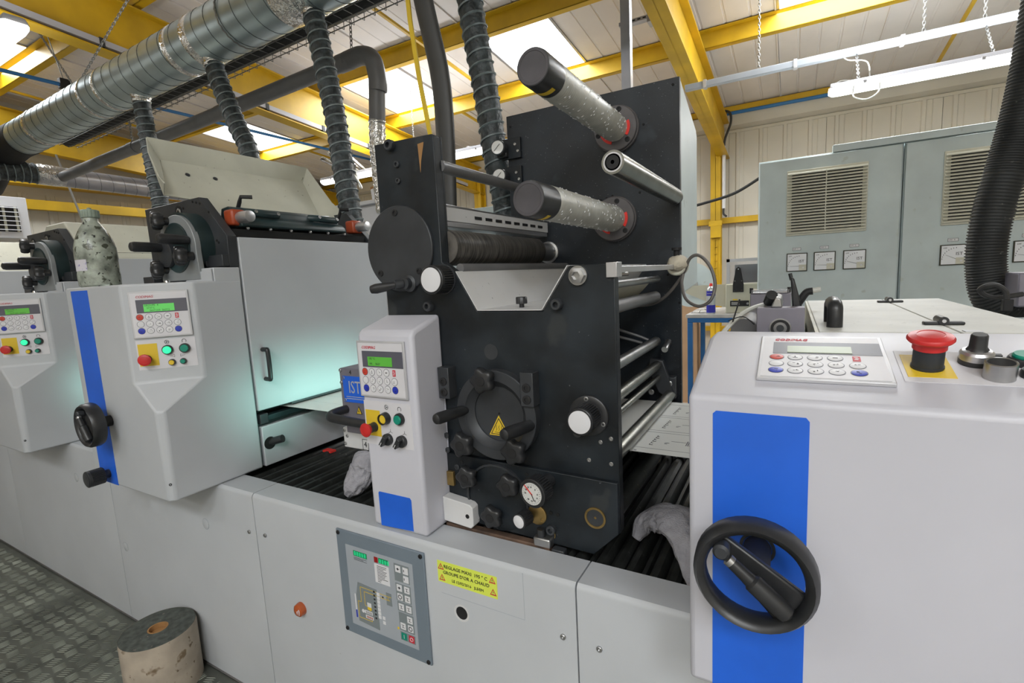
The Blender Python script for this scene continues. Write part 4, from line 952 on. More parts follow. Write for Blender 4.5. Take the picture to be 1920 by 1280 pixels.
        part('hood_rear_fold', G().sheet([H(1.590, .03), H(1.61, -.01, .055), H(1.605, .14, .05), H(1.60, .22, .05), H(1.64, .29, .04), H(1.52, .30), H(1.535, .24)], (0, 1, 0), .003), 'hood', hd)
        part('hood_hinge_strip', G().sheet([H(1.0, .30), H(1.52, .30), H(1.575, .345, .01), H(1.0, .345, .01)], nr, .003), 'inkedge', hd)
        for y in (1.055, 1.155): part('hood_bolt', G().lathe(H(y, .10, .003), nr, [(.008, 0), (.008, .004), (.004, .006)], 14), 'mech', hd)
    else:
        hp = [(D(-2.03), 1.395), (D(-2.01), 1.60), (D(-1.93), 1.665), (D(-1.74), 1.665), (D(-1.575), 1.495), (D(-1.575), 1.395)]
        part('closed_hood', G().prism(hp, 'y', .998, 1.66), 'hood', u, .006, label='closed white hood')
    return u
U1 = printing_unit(0, 'printing unit with its cream hood raised, lit green display and blue-striped console', 'open', [('GROUPE  4', .245, .70), ('57.0°C', .285, .645), ('5637.225  5637.5', .33, .59)])
U0 = printing_unit(-1.1, 'printing unit with closed hood at the left edge behind the inky bottle', 'closed', [('GROUPE  3', .25, .70), ('57.0°C', .285, .645), ('5637.225  5637.5', .33, .59)])
U9 = printing_unit(-2.2, 'farthest printing unit, only its pale side showing at the left edge', 'closed', None)

# ---- bottle on unit 1
bo = thing('solvent_bottle', 'ink-stained plastic bottle with pale green cap standing on the printing unit', 'bottle', (-2.0, .775, 1.356))
part('bottle_body', G().lathe((-2.0, .775, 1.356), (0, 0, 1), [(.050, 0), (.056, .006), (.057, .04), (.0555, .05), (.0555, .085), (.057, .092), (.056, .125), (.049, .155), (.036, .185), (.024, .205), (.020, .215), (.020, .228)], 40), 'bottle', bo)
cp = part('cap', G().lathe((-2.0, .775, 1.584), (0, 0, 1), [(.0245, -.004), (.0255, 0), (.0255, .018), (.022, .021), (.006, .021), (.006, .027), (.004, .028)], 60, lambda t: 1-.05*(int(t*60) % 4 == 0)), 'cap', bo)
g = G(); rr = []
for k in range(9):
    a = math.radians(258+6.5*k); rr.append([(-2.0+.0567*math.cos(a), .775+.0567*math.sin(a), z) for z in (1.408, 1.444)])
vs = [p for r in rr for p in r]; g.add(vs, [[2*i, 2*i+2, 2*i+3, 2*i+1] for i in range(8)]); part('bottle_label', g, 'labelp', bo)

# ---- paper web
pw = thing('paper_web', 'white printed label web running under the lamp cassette and black tower', 'paper', (-.9, 1.33, .9))
part('web', G().box(-1.64, -.13, 1.105, 1.57, .8994, .9), 'paper', pw)
g = G()
for k in range(3):
    y0 = 1.15+.14*k
    for (a, b, c, d) in ((-.325, -.15, y0-.015, y0-.0142), (-.325, -.15, y0+.108, y0+.1088)): g.box(a, b, c, d, .9, .9003)
    for q in range(6):
        for (a, b) in ((.0, .009), (.0045, .009)): g.box(-.295+.001*q, -.286+.001*q-(.003 if q % 2 else 0), y0+.010+.013*q, y0+.0125+.013*q, .9, .9003).box(-.295+.001*q, -.2935+.001*q, y0+.010+.013*q, y0+.019+.013*q, .9, .9003)
    g.box(-.262, -.256, y0+.028, y0+.03, .9, .9003).box(-.26, -.252, y0+.035, y0+.037, .9, .9003).box(-.262, -.261, y0+.028, y0+.037, .9, .9003)
    g.box(-.25, -.215, y0+.05, y0+.0515, .9, .9003)
    for q in range(5): g.box(-.214+.004*q, -.2115+.004*q, y0+.03, y0+.062, .9, .9003)
    for q in range(7): g.box(-.185, -.15, y0+.0+.008*q, y0+.0015+.008*q, .9, .9003)
g.box(-.318, -.312, 1.11, 1.114, .9, .9003)
part('label_print', g, 'kgrey', pw)
for y in (1.19, 1.27, 1.36, 1.43, 1.5): part('die_line', G().box(-1.6, -1.2, y, y+.0006, .9, .9002), 'panel2', pw)

# ---- UV lamp cassette
uvt = thing('lamp_cassette', 'grey and white UV lamp cassette with blue IST plate beside the control console', 'lamp cassette', (-1.1, 1.2, .835))
part('upper_case', G().box(-1.164, -.96, 1.0, 1.50, .908, 1.078), 'grey', uvt, .003)
part('lower_case', G().box(-1.172, -.96, 1.0, 1.50, .835, .897), 'whiteb', uvt, .003)
UF = plane((0, 1.0, 0), (1, 0, 0), (0, -1, 0))
part('mount_plate', G(UF).box(-1.150, -1.06, .885, .930, 0, .003), 'grey', uvt)
bpz = part('blue_plate', G(UF).box(-1.150, -1.05, .978, 1.056, 0, .002), 'blue', uvt)
text('IST', L2(UF, -1.128, 1.022, .002), .052, 'kpf', bpz, 'plate_lettering', sx=.72)
g = G(UF)
for k in range(2): g.box(-1.14, -1.055, .988+.006*k, .990+.006*k, .002, .0023)
part('plate_lines', g, 'kpf', bpz)
text('4', L2(UF, -1.122, 1.067, .0002), .018, 'ink', uvt, 'number'); text('4', L2(UF, -1.088, .853, .0002), .024, 'ink', uvt, 'number')
g = G(UF)
for (a, b, c, d) in ((-1.094, -1.070, .836, .8375), (-1.094, -1.070, .868, .8695), (-1.094, -1.0925, .836, .8695), (-1.0715, -1.07, .836, .8695)): g.box(a, b, c, d, 0, .0005)
part('number_box', g, 'ink', uvt)
wt = part('voltage_sign', G(UF).prism([(-1.107, .944), (-1.083, .944), (-1.095, .968)], 'z', 0, .001), 'ink', uvt); part('sign_face', G(UF).prism([(-1.104, .9457), (-1.086, .9457), (-1.095, .9645)], 'z', .001, .0014), 'yel2', wt)
part('bolt_sign', G(UF).prism([(-1.094, .960), (-1.0985, .952), (-1.0955, .952), (-1.097, .9465), (-1.092, .954), (-1.095, .954)], 'z', .0014, .0018), 'ink', wt)
for x, z in ((-1.158, 1.072), (-1.158, 1.035), (-1.146, 1.050), (-1.146, .984), (-1.165, .888), (-1.155, .872), (-1.165, .848), (-1.160, .925), (-1.135, .912)): screw(uvt, (x, 1.0, z), (0, -1, 0), .005, .003, 'steel')
hp = spline([(-1.148, 1.0, .955), (-1.15, .97, .955), (-1.15, .945, .953), (-1.138, .932, .95), (-1.11, .930, .948), (-1.04, .930, .945), (-.99, .93, .943)], 6)
part('grip_handle', G().tube(hp, .0125, 14), 'black', uvt, ang=60)
part('knob', G().lathe((-1.088, 1.0, .915), (0, -1, 0), [(.009, 0), (.009, .012), (.006, .014)], 16), 'steel', uvt)
# light of the UV lamp leaking out above the web towards the printing unit
area('uv_lamp_glow', (-1.18, 1.235, .912), .50, .02, .36, (.42, 1.0, .85), (-1, 0, .06), math.radians(66))
area('uv_lamp_glow_far', (-2.28, 1.235, .912), .50, .02, .5, (.45, 1.0, .85), (-1, 0, .06), math.radians(66))

# ---- rags
def rag(spine, radii, flat, label, seed, up=(0, 0, 1)):
    from mathutils import noise
    S = spline(spine, 10); Rr = []; n = 44
    for i in range(len(S)):
        t = i/10; k = min(int(t), len(radii)-2); f = t-k; f = f*f*(3-2*f); Rr.append([radii[k][q]*(1-f)+radii[k+1][q]*f for q in (0, 1)])
    rings = []
    for i, p in enumerate(S):
        d = (S[min(i+1, len(S)-1)]-S[max(i-1, 0)]).normalized(); u = d.cross(Vector(up)).normalized(); v = u.cross(d)
        ring = []
        for k in range(n):
            a = 2*math.pi*k/n; ca, sa_ = math.cos(a), math.sin(a)
            q = Vector((ca*1.3, sa_*1.3, i*.10+seed))
            w = 1+.22*noise.noise(q*.9)-.62*max(0, .38-abs(noise.noise(Vector((ca*2.2+.6*noise.noise(q), sa_*2.2, i*.055+seed*3)))*2.2))+.035*noise.noise(q*5)
            ring.append(p+u*ca*Rr[i][0]*w+v*sa_*Rr[i][1]*w)
        rings.append(ring)
    o = finish('cloth_rag', G().loft(rings), M['rag'], None, ang=180); return tag(o, label, 'rag')
rag([(-1.135, .962, .705), (-1.115, .972, .735), (-1.085, .985, .775), (-1.075, .99, .805), (-1.05, .99, .832)], [(.012, .012), (.035, .028), (.042, .032), (.046, .034), (.010, .010)], 1, 'crumpled grey rag lying on the ribbed bed left of the control console', 3, (0, 1, 0))
rag([(-.305, 1.07, .702), (-.285, 1.085, .738), (-.245, 1.085, .758), (-.20, 1.065, .760), (-.172, 1.01, .742), (-.160, .965, .712), (-.155, .930, .706)], [(.012, .010), (.030, .020), (.055, .026), (.058, .028), (.038, .024), (.022, .016), (.012, .006)], 1, 'crumpled grey rag lying on the ribbed bed beside the right unit', 9)

# ---- control console in front of the tower
cc = thing('control_console', 'white upright control console with keypad, stop button and blue square', 'console', (-.84, .9, .713))
prof = [(.852, .713), (.852, 1.195), (.856, 1.206), (.866, 1.212), (.962, 1.240), (.962, .713)]
part('console_body', G().prism(prof, 'x', -.918, -.745), 'paint2', cc, .010, seg=3)
part('rear_body', G().box(-.915, -.744, .955, .958, .75, 1.1), 'paint2', cc)
CM = plane((0, .852, 0), (1, 0, 0), (0, -1, 0))
keypad(cc, L2(CM, -.916, 1.049), 'lcd', [('195 °C', .26, .69), ('195     5637', .26, .60)])
bp = part('button_plate', G(CM).box(-.914, -.764, .928, 1.038, 0, .0008), 'kp', cc)
part('yellow_backing', G(CM).box(-.910, -.863, .950, 1.015, .0008, .0014), 'yel2', bp)
b2 = L2(CM, 0, 0, .0012)
ebutton(cc, b2, -.884, .973, .0165, .026)
button(cc, b2, -.843, .999, .0150, 'yel2', guard=True); button(cc, b2, -.799, 1.001, .0145, 'green')
for x in (-.841, -.797):
    s = part('rotary_switch', G(b2).lathe((x, .947, 0), (0, 0, 1), [(.0145, 0), (.0145, .008), (.012, .011)], 30), 'black', cc)
    a = math.radians(55); d = Vector((math.cos(a), math.sin(a), 0)); e = Vector((-d.y, d.x, 0)); c = Vector((x, .947, .010))
    q = [c-d*.0135+e*.005, c+d*.0135+e*.005, c+d*.0135-e*.005, c-d*.0135-e*.005]
    part('switch_bar', G(b2).sheet(q, (0, 0, 1), .014), 'black', s, .0015)
    part('switch_mark', G(b2).sheet([c-d*.0135+e*.0008+Vector((0, 0, .0142)), c-d*.002+e*.0008+Vector((0, 0, .0142)), c-d*.002-e*.0008+Vector((0, 0, .0142)), c-d*.0135-e*.0008+Vector((0, 0, .0142))], (0, 0, 1), .0004), 'keywhite', s)
    finish('switch_symbol', G(b2).tube([(x+.008, .965, 0), (x+.008, .972, 0)], .0005, 4).tube([(x+.002, .963, 0), (x+.008, .966, 0), (x+.014, .963, 0)], .0005, 4), M['ink'], bp)
icon_fan(b2, -.840, 1.026, .0055, bp); icon_arc(b2, -.799, 1.024, .0055, bp)
part('blue_square', G(CM).prism([(-.891, .716), (-.786, .7215), (-.786, .800), (-.790, .8055), (-.889, .8055), (-.892, .802)], 'z', 0, .0008), 'blue', cc)

# ---- hot stamping tower
tw = thing('stamping_tower', 'tall black hot stamping tower with knobs, mandrels and a white trough', 'stamping unit', (-.6, 1.3, .7))
pf = [(-.912, .712), (-.365, .712), (-.306, .770), (-.306, 1.336), (-.402, 1.336), (-.466, 1.2425), (-.636, 1.2435), (-.692, 1.338), (-.728, 1.362), (-.7285, 1.652), (-.7325, 1.656), (-.912, 1.661)]
fp = part('front_plate', G().prism(pf, 'y', .96, .985), 'plate', tw, .0015, label='black front plate')
part('tower_head', G().box(-.910, -.7285, .985, .995, 1.36, 1.655), 'plate', tw, .002)
part('paint_scratch', G().prism([(-.775, 1.640), (-.757, 1.642), (-.758, 1.636), (-.768, 1.60), (-.772, 1.575)], 'y', .9593, .9605), 'core', fp)
lpz = part('lower_plate', G().prism([(-.744, .725), (-.363, .714), (-.307, .772), (-.307, .884), (-.744, .893)], 'y', .947, .96), 'plate', tw, .0015)
part('bed_bar', G().box(-.745, -.46, .926, .946, .705, .718), 'rust', tw, .002)
# trough
def strip(P, y0, y1, t, m, name):
    g = G()
    for a, b in zip(P[:-1], P[1:]):
        d = Vector((b[0]-a[0], 0, b[1]-a[1])); n = Vector((-d.z, 0, d.x)).normalized()
        g.sheet([(a[0], y0, a[1]), (b[0], y0, b[1]), (b[0], y1, b[1]), (a[0], y1, a[1])], n, t)
    return part(name, g, m, tw)
tr = [(-.689, 1.338), (-.634, 1.2455), (-.468, 1.2445), (-.405, 1.336)]
strip(tr, .958, 1.60, .002, 'whiteb', 'white_trough')
g = G().cyl((-.550, 1.02, 1.246), (-.550, 1.02, 1.256), .006, 14).lathe((-.550, 1.02, 1.256), (0, 0, 1), [(.0135, 0), (.0135, .014), (.012, .016)], 36, lambda t: 1-.07*(int(t*36) % 3 == 0))
part('trough_knob', g, 'black', tw)
part('idler_roller', G().cyl((-.694, .985, 1.346), (-.694, 1.63, 1.346), .011, 20), 'pvc', tw)
# back plate, cabinet
bk = part('back_plate', G().box(-.905, -.306, 1.63, 1.65, .72, 1.888), 'plate2', tw, .0015, label='black back plate')
for x, z in ((-.325, 1.868), (-.89, 1.85), (-.31+.0, 1.21), (-.415, 1.77), (-.54, 1.56), (-.52, 1.565), (-.56, 1.555), (-.43, 1.565), (-.345, 1.30)):
    part('small_hole', G().lathe((x, 1.6295, z), (0, -1, 0), [(.004, 0), (.004, .001)], 10), 'void', bk)
part('side_cabinet', G().prism([(1.651, 1.888), (1.93, 1.80), (1.95, 1.78), (1.95, 1.26), (1.651, 1.235)], 'x', -.90, -.307), 'cab', tw, .004, label='grey-green cabinet behind the back plate')
part('lower_cabinet', G().box(-.90, -.40, 1.651, 1.85, .72, 1.2), 'dull', tw)
# mandrels
def mandrel(x, z, y0, R, fr):
    f = part('mandrel_flange', G().lathe((x, 1.63, z), (0, -1, 0), [(fr, 0), (fr, .012), (fr*.97, .014), (fr*.97, .014)], 48), 'flange', tw, ang=30)
    part('front_ring', G().lathe((x, 1.617, z), (0, -1, 0), [(fr*.955, 0), (fr*.955, .010), (fr*.93, .012)], 48), 'flange', f, ang=30)
    for k in range(3):
        a = math.radians(75+120*k); screw(f, (x+fr*.78*math.cos(a), 1.605, z+fr*.78*math.sin(a)), (0, -1, 0), .008, .003, 'dull')
    for a0 in (-35, 200):
        P = [(x+fr*.68*math.cos(a), z+fr*.68*math.sin(a)) for a in [math.radians(a0+8*k) for k in range(8)]]
        Q = [(x+fr*.56*math.cos(a), z+fr*.56*math.sin(a)) for a in [math.radians(a0+8*k) for k in range(8)]]
        part('red_mark', G().prism(P+Q[::-1], 'y', 1.602, 1.6055), 'redmark', f)
    L = 1.606-y0
    prof = [(R, 0)]
    n = 52
    for k in range(n):
        h = L*(k/n)*.84; prof += [(R*1.0, h+L*.003), (R*1.022, h+L*.008), (R*1.0, h+L*.013)]
    s = part('mandrel_sleeve', G().lathe((x, 1.606, z), (0, -1, 0), prof+[(R, L*.85)], 36), 'sleeve', tw, ang=60, label='ribbed grey sleeve with white flecks')
    random.seed(int(z*100)); g = G()
    for k in range(230):
        a = random.uniform(0, 2*math.pi); h = random.uniform(.02, .83)*L; c = Vector((x+R*1.03*math.cos(a), 1.606-h, z+R*1.03*math.sin(a))); t = Vector((-math.sin(a), .35, math.cos(a))).normalized(); n_ = Vector((math.cos(a), 0, math.sin(a)))
        q = t.cross(n_)*.0008; g.add([c-t*.0034-q, c+t*.0034-q, c+t*.0034+q, c-t*.0034+q, c+n_*.0018], [[0, 1, 4], [1, 2, 4], [2, 3, 4], [3, 0, 4]])
    part('grip_flecks', g, 'white', s, kind='stuff')
    c = part('mandrel_cap', G().lathe((x, 1.606-L*.85, z), (0, -1, 0), [(R*1.01, 0), (R*1.01, L*.13), (R*.97, L*.148), (R*.8, L*.15), (R*.78, L*.148), (R*.2, L*.148)], 44), 'black', tw, label='black end cap')
    part('cap_ring', G().lathe((x, y0+.001, z), (0, -1, 0), [(R*.93, -.001), (R*.93, .0008), (R*.80, .0012), (R*.78, .0004), (R*.1, .0004)], 40), 'capface', c)
    P = [[Vector((x+R*1.02*math.cos(a), 1.606-L*.90+dy, z+R*1.02*math.sin(a))) for dy in (-.009, .009)] for a in [math.radians(-112+7*k) for k in range(9)]]
    g = G(); vs = [p for r in P for p in r]; g.add(vs, [[2*i, 2*i+2, 2*i+3, 2*i+1] for i in range(8)]); part('yellow_sticker', g, 'yel2', c)
mandrel(-.500, 1.769, 1.03, .0405, .073); mandrel(-.513, 1.489, 1.005, .0405, .073)
sr = part('guide_roller', G().cyl((-.317, 1.0, 1.536), (-.317, 1.60, 1.536),   .0235, 28), 'dimsteel', tw, label='plain steel cantilever roller')
part('roller_base', G().cyl((-.317, 1.595, 1.536), (-.317, 1.63, 1.536), .020, 24), 'pvc', sr)
part('roller_end', G().lathe((-.317, 1.0, 1.536), (0, -1, 0), [(.0195, 0), (.0195, .001), (.0165, .001), (.016, -.0)], 28), 'alu', sr)
part('roller_bearing', G().lathe((-.317, 1.0, 1.536), (0, -1, 0), [(.0135, 0), (.0135, .0018), (.004, .002), (.004, -.001)], 24), 'dull', sr)
# upper cross bar, gauges, rail, rubber roller
part('tie_bar', G().cyl((-.735, .985, 1.588), (-.80, 1.63, 1.61), .0145, 20), 'pvc', tw)
for z in (1.773, 1.676):
    ga = part('pressure_gauge', G().lathe((-.915, 1.58, z), (.12, -1, 0), [(.024, -.03), (.026, -.02), (.026, .006), (.0235, .008)], 32), 'mech', tw, label='small round pressure gauge')
    part('gauge_dial', G().lathe((-.914, 1.572, z), (.12, -1, 0), [(.0225, 0), (.0225, .0012)], 30), 'gauge', ga)
    part('gauge_needle', G(plane((-.9135, 1.570, z), (1, .12, 0), (.12, -1, 0))).sheet([(-.013, -.010, .001), (-.012, -.011, .001), (.010, .010, .001), (.009, .011, .001)], (0, 0, 1), .0006), 'ink', ga)
    pl = part('gauge_bracket', G().box(-.925, -.848, 1.618, 1.629, z-.035, z+.035), 'plate', tw, .001)
    for a, b in ((-.868, .012), (-.858, -.012)): screw(pl, (a, 1.618, z+b), (0, -1, 0), .005, .003, 'steel')
    part('gauge_valve', G().box(-.935, -.895, 1.60, 1.625, z-.03, z-.005), 'black', ga, .003)
rb = part('rubber_roller', G().lathe((-.742, .99, 1.398), (-.03, 1, 0), [(.040, 0), (.044, .01), (.044, .52), (.034, .54)], 40), 'roller', tw, label='brown-black rubber roller')
part('roller_journal', G().lathe((-.758, 1.53, 1.398), (0, 1, 0), [(.031, 0), (.031, .09), (.038, .092), (.038, .10)], 32), 'steel', rb)
rlb = part('register_rail', G().box(-.80, -.755, .99, 1.615, 1.452, 1.466), 'alu', tw, .002)
part('rail_cheek', G().box(-.762, -.752, .99, 1.615, 1.466, 1.500), 'whiteb', rlb, .001); part('rail_rod', G().cyl((-.79, .99, 1.51), (-.79, 1.62, 1.505), .006, 12), 'steel', rlb)
for k in range(8): part('rail_slot', G().box(-.7515, -.7505, 1.15+.055*k, 1.185+.055*k, 1.478, 1.486), 'dull', rlb)
# fixings on the front plate
for x, z, r, h in ((-.857, 1.650, .0135, .014), (-.842, 1.604, .008, .006), (-.842, 1.565, .007, .005), (-.772, 1.2585, .0125, .016), (-.430, 1.257, .0125, .016)):
    screw(tw, (x, .96, z), (0, -1, 0), r, h, 'mech')
hx = part('hex_fitting', G().lathe((-.382, .96, 1.315), (0, -1, 0), [(.020, 0), (.020, .006)], 28), 'steel', tw)
part('hex_nut', G().lathe((-.382, .954, 1.315), (0, -1, 0), [(.017, 0), (.017, .008), (.009, .010), (.009, .004)], 6), 'steel', hx)
ds = part('cover_disc', G().lathe((-.853, .96, 1.402), (0, -1, 0), [(.105, 0), (.105, .006), (.103, .008)], 64), 'mech', tw, label='large burnished cover disc')
for x, z in ((-.918, 1.345), (-.792, 1.345), (-.855, 1.490)): screw(ds, (x, .952, z), (0, -1, 0), .008, .003, 'dull')
lv = part('clamp_lever', G().lathe((-.826, .96, 1.316), (0, -1, 0), [(.021, 0), (.021, .010), (.014, .014), (.014, .028)], 26), 'mech', tw)
part('lever_hub', G().cyl((-.832, .935, 1.316), (-.843, .918, 1.3145), .011, 16), 'mech', lv)
part('lever_grip', G().lathe((-.842, .924, 1.3145), (-1, -.35, -.14), [(.007, 0), (.008, .012), (.011, .03), (.0125, .055), (.010, .068)], 18), 'black', lv)
k = knurled(tw, (-.725, .96, 1.322), (0, -1, 0), .0335, .050, 'white')
part('knob_collar', G().lathe((-.725, .96, 1.322), (0, -1, 0), [(.036, 0), (.036, .004)], 36), 'mech', k)
k = knurled(tw, (-.368, .955, 1.022), (0, -1, 0), .0285, .052, 'white')
fl = part('knob_flange', G().lathe((-.368, .96, 1.022), (0, -1, 0), [(.043, 0), (.043, .007), (.040, .009), (.032, .009)], 44), 'black', tw)
for a in (95, 215, -25): screw(fl, (-.368+.036*math.cos(math.radians(a)), .952, 1.022+.036*math.sin(math.radians(a))), (0, -1, 0), .005, .002, 'steel')
part('flange_screw', G().cyl((-.393, .96, .982), (-.393, .948, .982), .009, 14), 'mech', tw)
part('blank_disc', G().lathe((-.604, .96, 1.150), (0, -1, 0), [(.0185, 0), (.0185, .0008)], 32), 'mech', tw)
for x, z in ((-.724, 1.075), (-.499, 1.074)):
    b = part('stop_block', G().box(x-.016, x+.016, .928, .96, z-.038, z+.038), 'mech', tw, .0015)
    for dz_ in (.004, -.022): screw(b, (x, .928, z+dz_), (0, -1, 0), .010, .003, 'dull')
# hot stamping head: stepped disc with grips
hd = part('stamping_head', G().lathe((-.590, .96, 1.005), (0, -1, 0), [(.106, 0), (.106, .022), (.104, .024), (.082, .024), (.079, .019), (.066, .006), (.066, .002), (.004, .002)], 72), 'mech', tw, ang=25, label='round stamping head with recessed face')
part('centre_hole', G().lathe((-.590, .9575, 1.005), (0, -1, 0), [(.0025, 0), (.0025, .001)], 10), 'void', hd)
HM = plane((0, .958, 0), (1, 0, 0), (0, -1, 0))
ht = part('hot_surface_sign', G(HM).prism([(-.620, .951), (-.564, .951), (-.592, 1.000)], 'z', 0, .0008), 'yel2', hd)
part('sign_border', G(HM).prism([(-.6155, .9535), (-.5685, .9535), (-.592, .9945)], 'z', .0008, .0011), 'ink', ht)
part('sign_face', G(HM).prism([(-.612, .9555), (-.572, .9555), (-.592, .9905)], 'z', .0011, .0014), 'yel2', ht)
g = G(HM)
for k in range(3):
    x = -.600+.007*k; g.tube([(x, .963, .0016), (x+.002, .967, .0016), (x, .971, .0016), (x+.002, .976, .0016)], .0006, 4)
g.box(-.604, -.581, .9585, .9597, .0014, .0017); part('heat_waves', g, 'ink', ht)
crank_grip(tw, (-.676, .945, 1.010), (-.690, .845, 1.012), .0135, 'head_grip'); crank_grip(tw, (-.497, .945, .992), (-.515, .845, .996), .0140, 'head_grip')
for x, z in ((-.607, 1.090), (-.676, .930), (-.535, .931)): star_knob(tw, (x, .934, z), (0, -1, 0), .0320, .024, .02)
# lower plate details
part('arc_rim', G().prism([(-.60+.085*math.cos(a), .80+.085*math.sin(a)) for a in [math.radians(-20+12*k) for k in range(21)]] + [(-.60+.080*math.cos(a), .80+.080*math.sin(a)) for a in [math.radians(220-12*k) for k in range(21)]], 'y', .940, .948), 'mech', tw)
part('gear_cover', G().lathe((-.60, .947, .80), (0, -1, 0), [(.080, 0), (.080, .003), (.074, .005)], 56), 'plate', tw)
for x, z in ((-.670, .850), (-.556, .848), (-.605, .763)): star_knob(tw, (x, .934, z), (0, -1, 0), .0290, .022, .02)
dg = part('dial_shaft', G().cyl((-.462, .947, .868), (-.468, .905, .863), .0155, 24), 'black', tw)
dd = knurled(tw, (-.466, .912, .864), (-.12, -1, -.02), .032, .036)
part('dial_face', G().lathe((-.4703, .8757, .8633), (-.12, -1, -.02), [(.0245, -.001), (.0245, .001)], 40), 'gauge', dd)
DM = plane((-.4705, .8746, .8633), (1, -.12, 0), (-.12, -1, -.02))
part('dial_hand', G(DM).sheet([(-.018, .0165, .0003), (-.0165, .018, .0003), (.003, -.001, .0003), (.001, -.003, .0003)], (0, 0, 1), .0006), 'redmark', dd)
part('dial_hand', G(DM).sheet([(-.001, .0015, .0009), (.001, .001, .0009), (.0075, -.0145, .0009), (.0065, -.015, .0009)], (0, 0, 1), .0006), 'ink', dd)
g = G(DM)
for q in range(30):
    a = 2*math.pi*q/30; g.tube([(.0225*math.cos(a), .0225*math.sin(a), .0003), (.0195*math.cos(a), .0195*math.sin(a), .0003)], .0003, 3)
part('dial_marks', g, 'ink', dd)
for s, a in (('0', 90), ('3', 50), ('6', 10), ('9', -25), ('12', -60), ('15', -90), ('18', -125), ('21', 180), ('24', 150), ('27', 118)): text(s, L2(DM, .0155*math.cos(math.radians(a)), .0155*math.sin(math.radians(a)), .0002), .0055, 'ink', dd, 'dial_number', 'CENTER')
knurled(tw, (-.514, .935, .778), (-.2, -1, 0), .0175, .034, 'white', n=24)
part('brass_disc', G().lathe((-.496, .947, .780), (0, -1, 0), [(.0235, 0), (.0235, .004), (.022, .005)], 32), 'brass', tw); screw(tw, (-.482, .942, .770), (0, -1, 0), .005, .002, 'brass')
part('brass_plate', G().box(-.742, -.722, .938, .947, .812, .848), 'brass', tw, .001)
wbk = part('white_block', G().prism([(-.744, .728), (-.664, .722), (-.656, .730), (-.656, .775), (-.664, .782), (-.744, .790)], 'y', .918, .947), 'whiteb', tw, .002)
part('block_hole', G().lathe((-.672, .918, .752), (0, -1, 0), [(.0055, -.001), (.0055, .0006)], 16), 'void', wbk)
rg = part('brass_ring', G().lathe((-.357, .947, .800), (0, -1, 0), [(.0235, 0), (.0235, .003), (.019, .003), (.019, .0008)], 44), 'brass', tw)
part('shaft_end', G().lathe((-.357, .947, .800), (0, -1, 0), [(.0188, 0), (.0188, .0014), (.003, .0014), (.003, 0)], 36), 'mech', rg)
screw(tw, (-.461, .947, .752), (0, -1, 0), .0115, .012, 'mech')
for x, z in ((-.462, .790), (-.445, .789), (-.519, .872), (-.519, .861), (-.519, .850), (-.700, .875)): part('small_hole', G().lathe((x, .9465, z), (0, -1, 0), [(.0045, 0), (.0045, .001)], 12), 'void', lpz)
for x, z in ((-.322, .975), (-.345, .965), (-.372, .922), (-.323, .92)): screw(tw, (x, .96, z), (0, -1, 0), .0045, .002, 'steel', 'pin')
for x, z in ((-.714, .86), (-.74, .938), (-.74, .90)): screw(tw, (x, .947, z), (0, -1, 0), .007, .003, 'mech')
fx = part('clamp_fixture', G().box(-.50, -.458, .926, .952, .712, .735), 'steel', tw, .004); part('fixture_bolt', G().cyl((-.484, .938, .735), (-.484, .938, .752), .010, 16), 'black', fx); part('fixture_block', G().box(-.455, -.425, .926, .945, .70, .716), 'mech', fx, .002)
part('fixture_ring', G().tube([(-.465+.012*math.cos(a), .945, .738+.012*math.sin(a)) for a in [math.radians(-30+20*k) for k in range(8)]], .0012, 5), 'brass', fx)
# rollers between the plates at the right
def rod(n, x, z, r, m, y0=.985, y1=1.60, label=None): return part(n, G().cyl((x, y0, z), (x, y1, z), r, 22), m, tw, label=label)
rod('turning_bar', -.378, 1.090, .0150, 'steel', label='upper grey turning bar'); rod('turning_bar', -.372, 1.015, .0145, 'dimsteel'); rod('turning_bar', -.369, .974, .0090, 'dimsteel')
rod('delivery_roller', -.335, .917, .0175, 'dimsteel', label='polished roller above the web'); rod('lower_shaft', -.330, .80, .020, 'rib'); rod('upper_bar', -.36, 1.290, .010, 'steel', y1=1.55); rod('upper_bar', -.372, 1.235, .017, 'pvc', y1=1.57)
part('deflector', G().sheet([(-.37, .985, 1.283), (-.37, 1.50, 1.283), (-.40, 1.45, 1.24), (-.40, .985, 1.24)], (1, 0, .5), .002), 'cream', tw)
ar = part('support_arm', G().prism([(-.395, 1.035), (-.355, 1.03), (-.322, .93), (-.335, .905), (-.37, .925), (-.40, 1.0)], 'y', 1.585, 1.605), 'mech', tw, .003); screw(ar, (-.392, 1.585, .925), (0, -1, 0), .009, .004, 'steel')
mb = part('mount_block', G().box(-.355, -.318, 1.59, 1.63, .905, .975), 'mech', tw, .002); screw(mb, (-.335, 1.59, .955), (0, -1, 0), .009, .004, 'steel')
part('stud', G().cyl((-.345, 1.57, 1.068), (-.345, 1.63, 1.085), .010, 16), 'steel', tw)
part('bent_rod', G().tube(spline([(-.80, 1.55, 1.20), (-.60, 1.57, 1.16), (-.45, 1.58, 1.115), (-.40, 1.59, 1.095)]), .0045, 8), 'pvc', tw); part('bent_rod', G().tube(spline([(-.56, 1.57, 1.10), (-.58, 1.57, 1.115), (-.55, 1.57, 1.12), (-.42, 1.59, 1.085)]), .0045, 8), 'pvc', tw)
